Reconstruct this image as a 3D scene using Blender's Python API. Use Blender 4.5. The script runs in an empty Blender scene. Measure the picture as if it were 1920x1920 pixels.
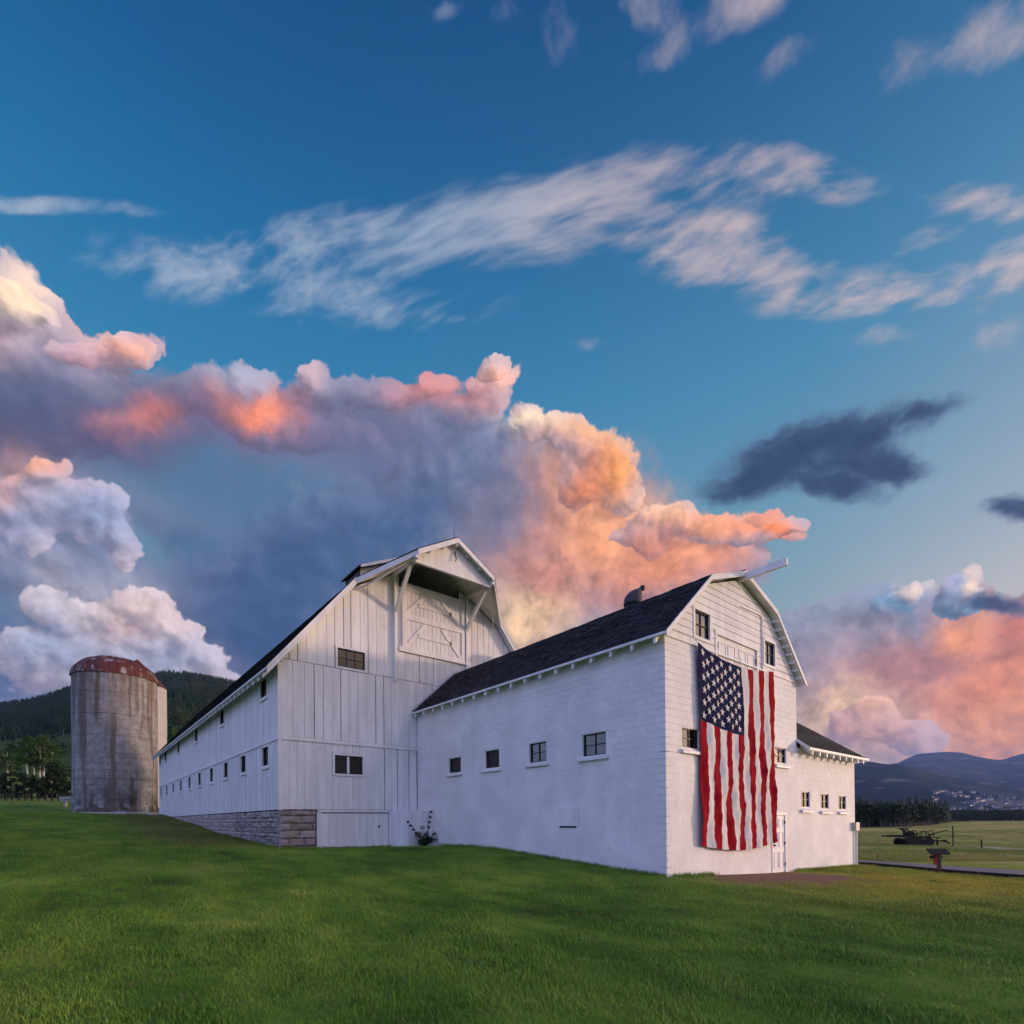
import bpy, math, random
import numpy as np
from mathutils import Vector, Matrix, Euler
R = math.radians
# ---------------------------------------------------------------- camera
F_PX, PY_PX, YAW, PITCH, ROLL = 996.14, 1531.44, 0.694438, 0.0060234, -0.0082238
CAM = np.array([-12.8027, -8.6376, 1.6065])
def cam_axes():
    cy, sy, cp, sp, cr, sr = math.cos(YAW), math.sin(YAW), math.cos(PITCH), math.sin(PITCH), math.cos(ROLL), math.sin(ROLL)
    r0 = np.array([cy, -sy, 0.0]); f0 = np.array([sy, cy, 0.0]); u0 = np.array([0, 0, 1.0])
    f = f0*cp + u0*sp; u1 = -f0*sp + u0*cp
    return r0*cr + u1*sr, -r0*sr + u1*cr, f
CR, CU_, CF = cam_axes()
def ray(px, py):
    return CR*((px-960)/F_PX) + CU_*((PY_PX-py)/F_PX) + CF
def at(px, py, d):
    return CAM + ray(px, py)*d
def udir(px, py):
    v = ray(px, py); return v/np.linalg.norm(v)
scene = bpy.context.scene
cam_data = bpy.data.cameras.new('camera')
cam = bpy.data.objects.new('camera', cam_data); scene.collection.objects.link(cam)
m = Matrix(((CR[0], CU_[0], -CF[0], CAM[0]), (CR[1], CU_[1], -CF[1], CAM[1]), (CR[2], CU_[2], -CF[2], CAM[2]), (0, 0, 0, 1)))
cam.matrix_world = m
cam_data.sensor_width = 36.0; cam_data.sensor_fit = 'HORIZONTAL'
cam_data.lens = 36.0*F_PX/1920
cam_data.shift_y = (PY_PX-960)/1920
cam_data.clip_start = 0.1; cam_data.clip_end = 30000
scene.camera = cam
scene.render.resolution_x = scene.render.resolution_y = 1024
scene.view_settings.view_transform = 'Standard'; scene.view_settings.look = 'None'
scene.view_settings.exposure = 0.25; scene.view_settings.gamma = 1.0; scene.view_settings.use_curve_mapping = False
scene.cycles.use_denoising = True
scene.cycles.use_adaptive_sampling = True; scene.cycles.adaptive_threshold = 0.02; scene.cycles.adaptive_min_samples = 8
scene.cycles.max_bounces = 6; scene.cycles.diffuse_bounces = 3; scene.cycles.glossy_bounces = 3
scene.cycles.transparent_max_bounces = 8
scene.cycles.sample_clamp_indirect = 4.0

# ---------------------------------------------------------------- node helpers
def lin(r, g, b):
    def c(v):
        v /= 255.0
        return v/12.92 if v <= 0.04045 else ((v+0.055)/1.055)**2.4
    return (c(r), c(g), c(b))
class NT:
    def __init__(s, tree): s.t = tree
    def new(s, typ, **kw):
        n = s.t.nodes.new(typ)
        for k, v in kw.items(): setattr(n, k, v)
        return n
    def put(s, sock, v):
        if v is None: return
        if hasattr(v, 'is_output') or isinstance(v, bpy.types.NodeSocket): s.t.links.new(v, sock)
        else:
            try: sock.default_value = v
            except Exception: sock.default_value = tuple(v)+(1.0,)
    def m(s, op, a, b=None, c=None, clamp=False):
        n = s.new('ShaderNodeMath', operation=op, use_clamp=clamp)
        for i, v in enumerate((a, b, c)): s.put(n.inputs[i], v)
        return n.outputs[0]
    def v(s, op, a, b=None, c=None):
        n = s.new('ShaderNodeVectorMath', operation=op)
        s.put(n.inputs[0], a)
        if op == 'SCALE': s.put(n.inputs['Scale'], b)
        else:
            if b is not None: s.put(n.inputs[1], b)
            if c is not None: s.put(n.inputs[2], c)
        return n.outputs['Value'] if op in ('DOT_PRODUCT', 'LENGTH', 'DISTANCE') else n.outputs['Vector']
    def mix(s, f, a, b, blend='MIX'):
        n = s.new('ShaderNodeMix', data_type='RGBA', blend_type=blend, clamp_factor=True)
        s.put(n.inputs[0], f); s.put(n.inputs[6], a); s.put(n.inputs[7], b)
        return n.outputs[2]
    def noise(s, vec, scale, detail=4, rough=0.55, color=False, dist=0.0, lac=2.0):
        n = s.new('ShaderNodeTexNoise'); s.put(n.inputs['Vector'], vec)
        n.inputs['Scale'].default_value = scale; n.inputs['Detail'].default_value = detail
        n.inputs['Roughness'].default_value = rough; n.inputs['Distortion'].default_value = dist; n.inputs['Lacunarity'].default_value = lac
        return n.outputs['Color' if color else 0]
    def voro(s, vec, scale, detail=0, feature='F1', rand=1.0, out='Distance', smooth=None):
        n = s.new('ShaderNodeTexVoronoi', feature=feature); s.put(n.inputs['Vector'], vec)
        n.inputs['Scale'].default_value = scale
        if 'Detail' in n.inputs: n.inputs['Detail'].default_value = detail
        if smooth is not None: n.inputs['Smoothness'].default_value = smooth
        n.inputs['Randomness'].default_value = rand
        return n.outputs[out]
    def step(s, x, a, b, lo=0.0, hi=1.0, smooth=True):
        n = s.new('ShaderNodeMapRange', interpolation_type='SMOOTHSTEP' if smooth else 'LINEAR', clamp=True)
        s.put(n.inputs[0], x)
        for i, v in zip((1, 2, 3, 4), (a, b, lo, hi)): s.put(n.inputs[i], v)
        return n.outputs[0]
    def ramp(s, f, stops):
        n = s.new('ShaderNodeValToRGB'); s.put(n.inputs[0], f); e = n.color_ramp.elements
        while len(e) > 1: e.remove(e[-1])
        for i, (p, c) in enumerate(stops):
            el = e[0] if i == 0 else e.new(p)
            el.position = p; el.color = tuple(c)+(1.0,)
        return n.outputs[0]
    def mapping(s, vec, loc=(0, 0, 0), rot=(0, 0, 0), scale=(1, 1, 1), typ='TEXTURE'):
        n = s.new('ShaderNodeMapping', vector_type=typ); s.put(n.inputs[0], vec)
        n.inputs['Location'].default_value = loc; n.inputs['Rotation'].default_value = rot; n.inputs['Scale'].default_value = scale
        return n.outputs[0]
# ---------------------------------------------------------------- sky: direction-space clouds
SUN_AZ = Vector((0.885, -0.465, 0)).normalized(); SUN_EL = R(4.5)
SUN_DIR = (SUN_AZ*math.cos(SUN_EL) + Vector((0, 0, math.sin(SUN_EL)))).normalized()
world = bpy.data.worlds.new('World'); scene.world = world; world.use_nodes = True
W = NT(world.node_tree); world.node_tree.nodes.clear()
def ellip(T, vec, e):
    """squared elliptical distance of a direction from a cloud centre (all given as sky directions)"""
    px, py, rx, ry = e[:4]; rot = R(e[4]) if len(e) > 4 else 0.0
    c = udir(px, py)
    t1 = udir(px+rx*math.cos(rot), py+rx*math.sin(rot)) - c; a = np.linalg.norm(t1)
    t1 -= c*np.dot(t1, c); t1 /= np.linalg.norm(t1)
    t2 = udir(px-ry*math.sin(rot), py+ry*math.cos(rot)) - c; b = np.linalg.norm(t2)
    t2 = np.cross(c, t1)
    x = T.v('DOT_PRODUCT', vec, tuple(t1/a)); y = T.v('DOT_PRODUCT', vec, tuple(t2/b))
    return T.m('MULTIPLY_ADD', x, x, T.m('MULTIPLY', y, y))
def union(T, vec, lst, k=0.35):
    acc = None
    for i, e in enumerate(lst):
        if i and i % 6 == 0: vec = T.v('MULTIPLY_ADD', acc, (1e-9, 1e-9, 1e-9), vec)   # keeps the chain serial
        q = ellip(T, vec, e)
        acc = q if acc is None else T.m('SMOOTH_MIN', acc, q, k)
    return T.m('SUBTRACT', 1.0, acc)
CUMULUS = [(915,726,46,34,0),(900,772,60,40,0),(20,580,85,50,28),(-60,570,150,90,0),(75,585,40,26,0),(205,652,92,44,-6),(110,640,60,36,0),(60,690,190,60,0),(0,740,260,100,0),(265,650,32,28,0),
 (470,708,75,32,0),(430,740,110,48,0),(597,704,34,24,-8),(700,735,150,34,0),(812,728,62,30,-18),(928,698,44,27,-12),(908,752,56,28,0),(320,765,190,52,-8),(120,815,230,80,-14),(520,782,210,46,4),
 (55,1000,170,130,0),(70,905,75,48,-35),(150,860,70,30,-20),(170,1010,85,95,15),(120,1090,150,60,0),
 (110,1140,55,46,0),(250,1135,62,42,0),(300,1160,60,48,20),(345,1200,60,48,35),(405,1250,50,34,35),(230,1230,190,90,0),(40,1240,150,90,0),
 (1005,795,52,34,20),(1075,830,62,42,35),(1130,875,66,55,45),(1160,920,48,50,0),(1010,900,170,110,0),(850,880,190,100,0),(1050,1030,200,120,0),(1255,985,80,48,10),(1340,1000,80,36,8),(1440,1000,75,24,-6),(1290,1070,170,70,0),(960,1150,260,150,0),(700,1020,250,130,0),(600,1150,260,170,0),(420,1180,120,120,0),
 (1670,1122,48,34,0),(1700,1105,28,24,0),(1786,1103,36,36,0),(1600,1140,80,40,0),(1520,1160,80,45,0),(1560,1250,120,120,0),(1730,1195,270,85,0),(1650,1140,95,46,0),(1750,1140,120,50,0),(1560,1190,110,70,0),(1930,1190,150,80,0),(1780,1340,330,150,0),(1640,1345,70,60,0)]
FRONT = [(25,565,80,40,28),(80,590,34,20,26),(225,650,66,32,-6),(150,668,60,26,0),(928,696,38,22,-12),(75,882,66,30,-35),(115,945,100,70,0),(185,965,60,66,15),(225,1015,44,56,0),(40,980,70,60,0),
 (95,1140,50,44,0),(140,1165,60,40,0),(248,1138,60,42,0),(205,1160,50,38,0),(300,1165,58,46,20),(345,1205,56,44,30),(400,1250,50,34,30),(430,1270,34,22,25),(230,1240,200,80,0),(40,1215,60,50,0),(110,1235,110,70,0),
 (1000,792,46,30,15),(1062,812,54,36,30),(1115,850,58,46,40),(1150,895,50,48,60),(1165,935,40,40,0),(1090,900,60,60,0),(1255,975,70,36,8),(1330,990,70,30,8),(1420,1000,70,22,-4),(1480,995,34,13,-12),(1210,1010,60,40,0),
 (1668,1132,56,30,0),(1702,1112,26,22,0),(1786,1104,34,32,0),(1796,1130,56,30,0),(1640,1345,62,46,0),(1600,1370,70,40,0),(1700,1385,70,34,0)]
def field_group(name, lst, wamp, namp, bamp, wsc=7.0, grow=0.0):
    g = bpy.data.node_groups.new(name, 'ShaderNodeTree')
    g.interface.new_socket('Vector', in_out='INPUT', socket_type='NodeSocketVector')
    g.interface.new_socket('Density', in_out='OUTPUT', socket_type='NodeSocketFloat')
    G = NT(g); gi = G.new('NodeGroupInput'); go = G.new('NodeGroupOutput')
    d0 = gi.outputs[0]
    w1 = G.v('SCALE', G.v('SUBTRACT', G.noise(d0, wsc, 7, 0.6, True), (0.5, 0.5, 0.5)), wamp)
    dv = G.v('ADD', d0, w1)
    bil = G.voro(dv, 24.0, 2.0, 'F1')
    den = union(G, dv, lst)
    den = G.m('ADD', G.m('ADD', den, grow), G.m('MULTIPLY', G.m('SUBTRACT', 0.42, bil), bamp))
    den = G.m('ADD', den, G.m('MULTIPLY', G.m('SUBTRACT', G.noise(d0, 30.0, 5, 0.65), 0.5), namp))
    g.links.new(den, go.inputs[0]); return g
def cloud_density(vec, grp):
    n = W.new('ShaderNodeGroup'); n.node_tree = grp; W.put(n.inputs[0], vec); return n.outputs[0]
def near(lst, p0, p1, k, pad):
    """the clouds that can reach one sector of the sky"""
    return [e for e in lst if e[0]+max(e[2], e[3])*k+pad > p0 and e[0]-max(e[2], e[3])*k-pad < p1]
D = W.new('ShaderNodeTexCoord').outputs['Generated']
sep = W.new('ShaderNodeSeparateXYZ'); W.put(sep.inputs[0], D)
Z = sep.outputs[2]
sunward = W.v('DOT_PRODUCT', D, tuple(SUN_AZ))
# clear sky: Nishita at dusk, toned by elevation
nish = W.new('ShaderNodeTexSky'); nish.sky_type = 'NISHITA'; nish.sun_disc = False
nish.sun_elevation = SUN_EL; nish.sun_rotation = math.atan2(SUN_AZ.x, SUN_AZ.y); nish.altitude = 2000.0
nish.air_density = 1.0; nish.dust_density = 1.5; nish.ozone_density = 2.0
nis = W.v('SCALE', nish.outputs[0], 0.10)
clear = W.ramp(Z, [(0.0, lin(176,166,186)), (0.10, lin(162,168,190)), (0.22, lin(144,172,186)), (0.36, lin(118,166,184)), (0.48, lin(86,154,188)), (0.60, lin(52,136,182)), (0.70, lin(26,116,170)), (0.78, lin(8,94,150)), (0.85, lin(2,76,130)), (1.0, lin(2,60,112))])
west = W.ramp(Z, [(0.0, (3.6, 2.4, 1.1)), (0.08, (2.8, 1.8, 0.95)), (0.2, (1.05, 0.8, 0.62)), (0.4, (0.52, 0.55, 0.62)), (0.7, (0.14, 0.26, 0.45)), (1.0, (0.02, 0.07, 0.18))])
pale = W.ramp(Z, [(0.0, lin(196,176,168)), (0.2, lin(160,176,180)), (0.45, lin(120,165,184)), (0.62, lin(78,146,182)), (0.85, lin(8,82,138)), (1.0, lin(2,60,112))])
clear = W.mix(W.m('MULTIPLY', W.step(sunward, -0.35, 0.75), 0.85), clear, pale)
base = W.mix(W.step(sunward, 0.5, 1.0), clear, west)
base = W.mix(0.88, nis, base)
# loose cloud over the rest of the sky, made brighter and bluer to fill the shaded walls
far = W.noise(W.mapping(D, scale=(1, 1, 0.45)), 2.6, 4, 0.6)
farc = W.mix(W.step(sunward, 0.0, 0.95), (0.65, 0.62, 1.28, 1), (2.0, 1.3, 0.75, 1))
fara = W.m('MULTIPLY', W.step(far, 0.38, 0.60), W.step(Z, -0.05, 0.12))
rest = W.mix(W.m('MULTIPLY', fara, 0.9), base, farc)
# high streaked cirrus
CIRRUS = [(560,532,300,54,8),(700,568,170,32,10),(960,425,430,64,-9),(640,430,310,46,-6),(1050,385,330,66,-12),(1290,425,190,50,14),(1480,325,150,42,8),(900,475,270,44,-6),(1350,485,260,50,8),(1620,545,210,42,-4),(1880,500,80,48,-35),(560,530,280,44,8),(830,592,60,14,15),(1740,440,60,20,-20),(1830,375,120,34,4),(60,382,190,15,0)]
PUFF = [(1010,80,80,60,25),(950,40,40,36,0),(1330,50,160,34,-24),(1215,25,70,45,20),(1500,112,64,24,-25),(1710,110,100,36,-20),(1860,50,110,44,-20),(850,25,30,18,0),(1620,640,80,20,0),(1090,650,40,14,0),(1890,640,60,30,0)]
cm = W.v('ADD', D, W.v('SCALE', W.v('SUBTRACT', W.noise(D, 4.0, 2, 0.5, True), (0.5, 0.5, 0.5)), 0.05))
ax = Vector(udir(1250, 250)-udir(700, 460)).normalized(); upv = Vector(udir(960, 430)).normalized(); ay = upv.cross(ax).normalized(); az = ax.cross(ay)
def along(vec, k):
    c = W.new('ShaderNodeCombineXYZ')
    W.put(c.inputs[0], W.v('DOT_PRODUCT', vec, tuple(ax/k))); W.put(c.inputs[1], W.v('DOT_PRODUCT', vec, tuple(ay))); W.put(c.inputs[2], W.v('DOT_PRODUCT', vec, tuple(az)))
    return c.outputs[0]
sv = along(cm, 5.5)
st = W.noise(sv, 24.0, 3, 0.55)
cir = union(W, cm, CIRRUS, 0.6)
stb = W.noise(cm, 7.0, 4, 0.6)
st2 = W.noise(W.v('ADD', sv, (3.1, 0.7, 1.9)), 62.0, 3, 0.6)
cd = W.m('ADD', W.m('MULTIPLY', cir, 0.50), W.m('ADD', W.m('ADD', W.m('MULTIPLY', W.m('SUBTRACT', st, 0.5), 2.7), W.m('MULTIPLY', W.m('SUBTRACT', st2, 0.5), 2.0)), W.m('MULTIPLY', W.m('SUBTRACT', stb, 0.5), 0.9)))
cal = W.m('MULTIPLY', W.step(cd, -0.40, 1.20), W.step(cir, -1.3, 0.5))
pn = W.noise(cm, 9.0, 6, 0.6)
puf = union(W, cm, PUFF, 0.5)
pd = W.m('ADD', W.m('MULTIPLY', puf, 0.35), W.m('MULTIPLY', W.m('SUBTRACT', pn, 0.5), 5.0))
pal = W.m('MULTIPLY', W.step(pd, -0.2, 1.5), W.step(puf, -2.2, 0.5))
ccol = W.mix(W.step(W.v('DOT_PRODUCT', D, tuple(udir(1700, 520))), 0.82, 1.0), (*lin(184,194,210), 1), (*lin(228,200,192), 1))
high = W.mix(W.m('MULTIPLY', W.m('MAXIMUM', cal, pal), 0.70), base, ccol)
# cloud colours as seen over the valley at sunset
TINT = [(40,560,60,45,(255,222,198)),(200,655,75,40,(242,185,172)),(60,690,110,60,(150,150,176)),(10,640,60,50,(205,178,182)),(60,770,120,60,(87,101,132)),(60,835,160,45,(78,88,116)),(270,770,110,40,(106,113,138)),(255,790,45,22,(205,132,126)),(480,755,56,30,(246,150,118)),(550,755,45,22,(205,138,132)),(465,700,60,24,(172,176,200)),(595,705,26,24,(214,180,188)),(690,755,90,30,(126,127,152)),(820,730,60,32,(214,150,146)),(932,696,40,28,(244,190,172)),(910,755,45,28,(206,158,160)),(720,800,90,40,(127,143,168)),(330,820,150,60,(103,119,146)),(480,840,120,50,(103,137,164)),
 (65,890,55,38,(236,172,140)),(30,960,60,50,(206,164,156)),(140,960,90,60,(166,168,190)),(60,1050,90,60,(150,152,176)),(200,1050,80,60,(128,141,168)),(30,1160,90,60,(87,115,148)),(40,1260,110,70,(89,113,146)),
 (110,1125,50,35,(205,198,206)),(260,1125,60,34,(212,206,214)),(240,1180,60,40,(226,196,186)),(350,1200,60,45,(208,200,210)),(405,1250,50,35,(205,190,198)),(240,1260,100,60,(172,172,190)),
 (1000,785,42,26,(242,222,206)),(1075,812,55,30,(244,214,186)),(1140,860,50,45,(242,190,152)),(1020,890,55,45,(196,166,166)),(1090,930,70,60,(234,164,130)),(1000,960,60,50,(218,154,132)),(870,900,120,70,(93,115,148)),(800,860,110,50,(114,135,165)),(760,990,140,70,(78,105,144)),(920,1020,60,50,(124,127,148)),(1060,1040,70,60,(228,160,132)),(980,1150,80,60,(240,196,148)),(1010,1080,50,50,(222,156,130)),(1200,1080,90,50,(206,148,140)),(1190,1000,50,60,(212,156,140)),(1250,960,60,28,(244,196,164)),(1330,985,70,30,(240,176,146)),(1440,998,60,24,(238,158,126)),(1320,1050,80,30,(226,158,136)),
 (430,900,150,50,(87,131,160)),(560,1080,150,90,(66,96,138)),(500,1200,170,100,(63,92,132)),(340,1010,60,30,(87,113,146)),(700,1120,130,90,(79,107,142)),(800,1180,120,80,(99,117,148)),
 (1700,1098,26,22,(232,212,204)),(1795,1090,28,22,(234,214,204)),(1640,1120,70,30,(134,157,184)),(1560,1160,70,35,(134,151,172)),(1780,1135,70,24,(129,141,166)),(1650,1200,100,45,(137,145,164)),(1880,1130,80,22,(138,110,128)),(1790,1195,40,45,(240,168,132)),(1890,1185,60,30,(208,140,126)),(1540,1230,90,60,(166,158,172)),(1700,1290,110,50,(192,140,136)),(1850,1260,90,45,(206,138,120)),(1890,1370,110,60,(240,158,122)),(1660,1320,55,40,(232,182,156)),(1580,1360,100,60,(206,172,160)),(1700,1390,140,40,(216,174,154)),(1560,1420,120,40,(208,176,162))]
TINT += [(200,815,150,50,(96,94,124)),(360,800,130,40,(112,104,134)),(640,800,150,42,(122,114,144)),(740,850,120,50,(112,120,152)),(430,900,90,36,(98,124,154)),(480,758,54,26,(246,150,120)),(820,732,60,28,(212,148,146)),(265,790,50,24,(206,136,130)),(975,1165,60,36,(246,206,166)),(1120,1000,70,45,(246,172,128)),(1090,900,60,36,(246,172,124)),(1000,1050,60,40,(214,152,134)),(930,960,60,50,(132,130,154)),(1250,1040,90,36,(238,160,124)),(1840,1290,110,60,(244,154,104)),(1880,1385,100,50,(255,172,108)),(1590,1345,80,50,(244,202,164)),(1790,1200,34,40,(252,168,118)),(1900,1190,50,26,(222,138,112)),(1700,1250,90,40,(196,140,132))]
VEIL = [(1700,1180,290,66,0),(300,830,330,70,-4),(640,830,260,70,-2),(430,905,190,80,0),(270,930,130,110,0),(380,860,120,50,0),(1780,1390,460,130,0),(1640,1250,200,120,0),(120,1290,360,130,0),(620,1300,420,120,0),(100,790,300,110,0),(380,800,260,80,-5),(650,770,260,60,-4),(60,1000,180,200,0),(180,1180,260,150,0),(700,1120,420,230,0),(880,890,220,110,0),(1080,1050,260,190,0),(1020,1270,380,160,0),(1760,1310,420,170,0),(1600,1200,180,90,0),(1860,1190,160,60,0),(420,930,130,40,5),(1280,1040,160,70,0),(420,1060,110,24,0)]
FT = [(30,565,80,34,(255,226,198)),(225,645,60,26,(248,188,168)),(150,670,60,22,(206,168,176)),(470,742,50,24,(255,150,112)),(550,762,50,14,(226,140,126)),(597,702,28,18,(216,186,194)),(470,698,54,16,(176,182,206)),(822,730,56,24,(222,148,138)),(928,694,40,22,(252,194,172)),(908,754,46,20,(216,158,154)),(78,880,60,26,(250,178,136)),(40,950,60,40,(222,168,154)),(120,945,60,40,(196,184,196)),(190,985,60,60,(158,168,196)),(60,1010,80,40,(164,168,194)),
 (120,1135,70,40,(214,206,212)),(110,1220,90,45,(168,176,198)),(250,1125,60,30,(232,214,210)),(250,1180,70,40,(222,192,186)),(330,1165,50,34,(228,206,204)),(390,1225,50,34,(224,204,206)),(300,1240,110,40,(176,180,200)),
 (1005,780,46,16,(252,226,200)),(1080,815,50,24,(252,206,160)),(1150,880,44,44,(250,184,128)),(1085,895,60,55,(232,156,122)),(1040,840,40,30,(206,176,176)),(1250,955,70,22,(252,206,174)),(1330,985,70,28,(246,180,148)),(1440,1000,70,20,(246,160,124)),(1210,1020,60,40,(222,158,140)),
 (1672,1112,44,30,(150,162,190)),(1780,1100,40,34,(158,166,190)),(1706,1102,16,18,(236,212,198)),(1806,1094,18,22,(238,212,196)),(1675,1136,60,16,(124,154,178)),(1785,1132,50,16,(124,150,174)),(1640,1325,60,30,(246,194,164)),(1640,1380,110,36,(220,174,158))]
SCRAPS = [(1400,900,125,46,-8),(1470,868,185,64,-20),(1590,815,205,56,-14),(1720,775,105,28,-12),(1560,908,110,36,12),(1655,880,110,44,2),(1590,858,140,48,-6),(1910,950,70,34,0),(1870,1128,105,22,4)]
LIGHT2D = np.array(CR)*0.75 + np.array([0, 0, 1.0])*0.65
def build_low(p0, p1):
    """one sector of the low sky, as a node group: clear sky colour in, clouded sky colour out"""
    global W, D
    W_, D_ = W, D
    gt = bpy.data.node_groups.new('cloud_sector', 'ShaderNodeTree')
    gt.interface.new_socket('Vector', in_out='INPUT', socket_type='NodeSocketVector'); gt.interface.new_socket('Clear', in_out='INPUT', socket_type='NodeSocketColor')
    gt.interface.new_socket('Color', in_out='OUTPUT', socket_type='NodeSocketColor')
    W = NT(gt); g_in = W.new('NodeGroupInput'); g_out = W.new('NodeGroupOutput'); D = g_in.outputs[0]; high = g_in.outputs[1]
    g = field_group('cloud_field', near(CUMULUS, p0, p1, 1.6, 120), 0.11, 0.45, 0.55, 7.0, 0.12); g2 = field_group('front_cloud_field', near(FRONT, p0, p1, 1.6, 90), 0.055, 0.55, 0.75, 11.0, 0.25)
    wv = W.v('ADD', W.v('MULTIPLY_ADD', high, (1e-9, 1e-9, 1e-9), D), W.v('SCALE', W.v('SUBTRACT', W.noise(D, 7.0, 6, 0.62, True), (0.5, 0.5, 0.5)), 0.115))
    wv0 = wv
    tint = None
    for i, (px, py, rx, ry, c) in enumerate(near(TINT, p0, p1, 2.8, 60)):
        if i and i % 6 == 0: wv = W.v('MULTIPLY_ADD', tint, (1e-9, 1e-9, 1e-9), wv0)
        w = W.m('POWER', 2.718, W.m('MULTIPLY', ellip(W, wv, (px, py, rx, ry)), -0.62))
        tint = W.mix(w, (*lin(140, 146, 172), 1) if tint is None else tint, (*lin(*c), 1))
    gm = W.new('ShaderNodeHueSaturation'); W.put(gm.inputs['Color'], tint); gm.inputs['Saturation'].default_value = 1.05; gm.inputs['Value'].default_value = 1.0
    gg = W.new('ShaderNodeGamma'); W.put(gg.inputs[0], gm.outputs[0]); gg.inputs[1].default_value = 1.03; tint = gg.outputs[0]
    tl = W.v('DOT_PRODUCT', tint, (0.3, 0.5, 0.2))
    fw = W.v('ADD', W.v('MULTIPLY_ADD', tint, (1e-9, 1e-9, 1e-9), D), W.v('SCALE', W.v('SUBTRACT', W.noise(D, 14.0, 4, 0.6, True), (0.5, 0.5, 0.5)), 0.05))
    b0 = W.voro(fw, 26.0, 2.0, 'F1'); b1 = W.voro(W.v('ADD', fw, tuple(LIGHT2D*0.008)), 26.0, 2.0, 'F1')
    fine = W.step(W.m('SUBTRACT', b1, b0), -0.22, 0.22, -1.0, 1.0, False)
    # soft body of the cloud banks
    ve = union(W, wv0, near(VEIL, p0, p1, 1.6, 90), 0.5)
    ve = W.m('ADD', ve, W.m('MULTIPLY', W.m('SUBTRACT', W.noise(D, 8.0, 4, 0.6), 0.5), 1.3))
    veil = W.mix(W.m('MULTIPLY', W.step(ve, -0.12, 0.55), 0.93), high, W.v('SCALE', tint, W.m('MULTIPLY_ADD', W.noise(wv0, 8.0, 5, 0.6), 0.62, 0.68)))
    c_here = cloud_density(W.v('MULTIPLY_ADD', veil, (1e-9, 1e-9, 1e-9), D), g)
    lv = W.v('MULTIPLY_ADD', W.v('ADD', veil, c_here), (1e-9, 1e-9, 1e-9), W.v('ADD', D, tuple(LIGHT2D*0.022)))
    c_lit = cloud_density(lv, g)
    relief = W.step(W.m('SUBTRACT', c_here, c_lit), -0.5, 0.5, -1.0, 1.0, False)
    alpha = W.step(c_here, -0.14, 0.22)
    shade = W.m('ADD', W.m('MULTIPLY_ADD', relief, W.m('MULTIPLY_ADD', tl, 0.70, 0.06), 0.98), W.m('MULTIPLY', fine, W.m('MULTIPLY_ADD', tl, 0.16, 0.0)))
    ctint = W.v('SCALE', tint, shade)
    ctint = W.mix(W.m('MULTIPLY', W.m('MAXIMUM', relief, 0.0), W.m('MULTIPLY', tl, 0.8)), ctint, W.v('ADD', W.v('SCALE', tint, 0.9), (0.22, 0.15, 0.10)))
    low = W.mix(W.m('MULTIPLY', alpha, 0.97), veil, ctint)
    # crisp sunlit heads in front
    wf0 = W.v('MULTIPLY_ADD', low, (1e-9, 1e-9, 1e-9), wv0); wf = wf0
    ft = None
    for i, (px, py, rx, ry, c) in enumerate(near(FT, p0, p1, 2.8, 60)):
        if i and i % 6 == 0: wf = W.v('MULTIPLY_ADD', ft, (1e-9, 1e-9, 1e-9), wf0)
        w = W.m('POWER', 2.718, W.m('MULTIPLY', ellip(W, wf, (px, py, rx, ry)), -0.6))
        ft = W.mix(w, (*lin(190, 178, 190), 1) if ft is None else ft, (*lin(*c), 1))
    f_here = cloud_density(W.v('MULTIPLY_ADD', ft, (1e-9, 1e-9, 1e-9), D), g2)
    f_lit = cloud_density(W.v('MULTIPLY_ADD', W.v('ADD', ft, f_here), (1e-9, 1e-9, 1e-9), W.v('ADD', D, tuple(LIGHT2D*0.014))), g2)
    fr = W.step(W.m('SUBTRACT', f_here, f_lit), -0.55, 0.55, -1.0, 1.0, False)
    gf = W.new('ShaderNodeHueSaturation'); W.put(gf.inputs['Color'], ft); gf.inputs['Saturation'].default_value = 1.15; ft = gf.outputs[0]
    fcol = W.v('SCALE', ft, W.m('ADD', W.m('MULTIPLY_ADD', fr, 0.34, 0.92), W.m('MULTIPLY', fine, 0.10)))
    fcol = W.mix(W.m('MULTIPLY', W.m('MAXIMUM', W.m('MULTIPLY', fr, -1.0), 0.0), 0.45), fcol, W.v('ADD', W.v('MULTIPLY', ft, (0.45, 0.5, 0.6)), (0.02, 0.03, 0.06)))
    low = W.mix(W.step(f_here, -0.10, 0.12), low, fcol)
    # dark low scraps of cloud
    if near(SCRAPS, p0, p1, 1.5, 90):
        sm = W.v('ADD', W.v('MULTIPLY_ADD', low, (1e-9, 1e-9, 1e-9), D), W.v('SCALE', W.v('SUBTRACT', W.noise(D, 9.0, 4, 0.6, True), (0.5, 0.5, 0.5)), 0.07))
        scr = W.m('ADD', union(W, sm, near(SCRAPS, p0, p1, 1.5, 90), 0.3), W.m('MULTIPLY', W.m('SUBTRACT', W.noise(along(sm, 3.0), 24.0, 5, 0.62), 0.5), 2.0))
        scol = W.mix(W.step(scr, 0.0, 1.1), (*lin(84,108,140), 1), (*lin(38,60,94), 1))
        low = W.mix(W.m('MULTIPLY', W.step(scr, -0.30, 0.80), 0.94), low, scol)
    W.t.links.new(low, g_out.inputs[0]); W, D = W_, D_
    n = W.new('ShaderNodeGroup'); n.node_tree = gt; W.put(n.inputs[0], D); W.put(n.inputs[1], globals()['high']); return n.outputs[0]
def bgnode(c, k=0.84):
    n = W.new('ShaderNodeBackground'); W.put(n.inputs[0], c); n.inputs[1].default_value = k; return n.outputs[0]
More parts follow.
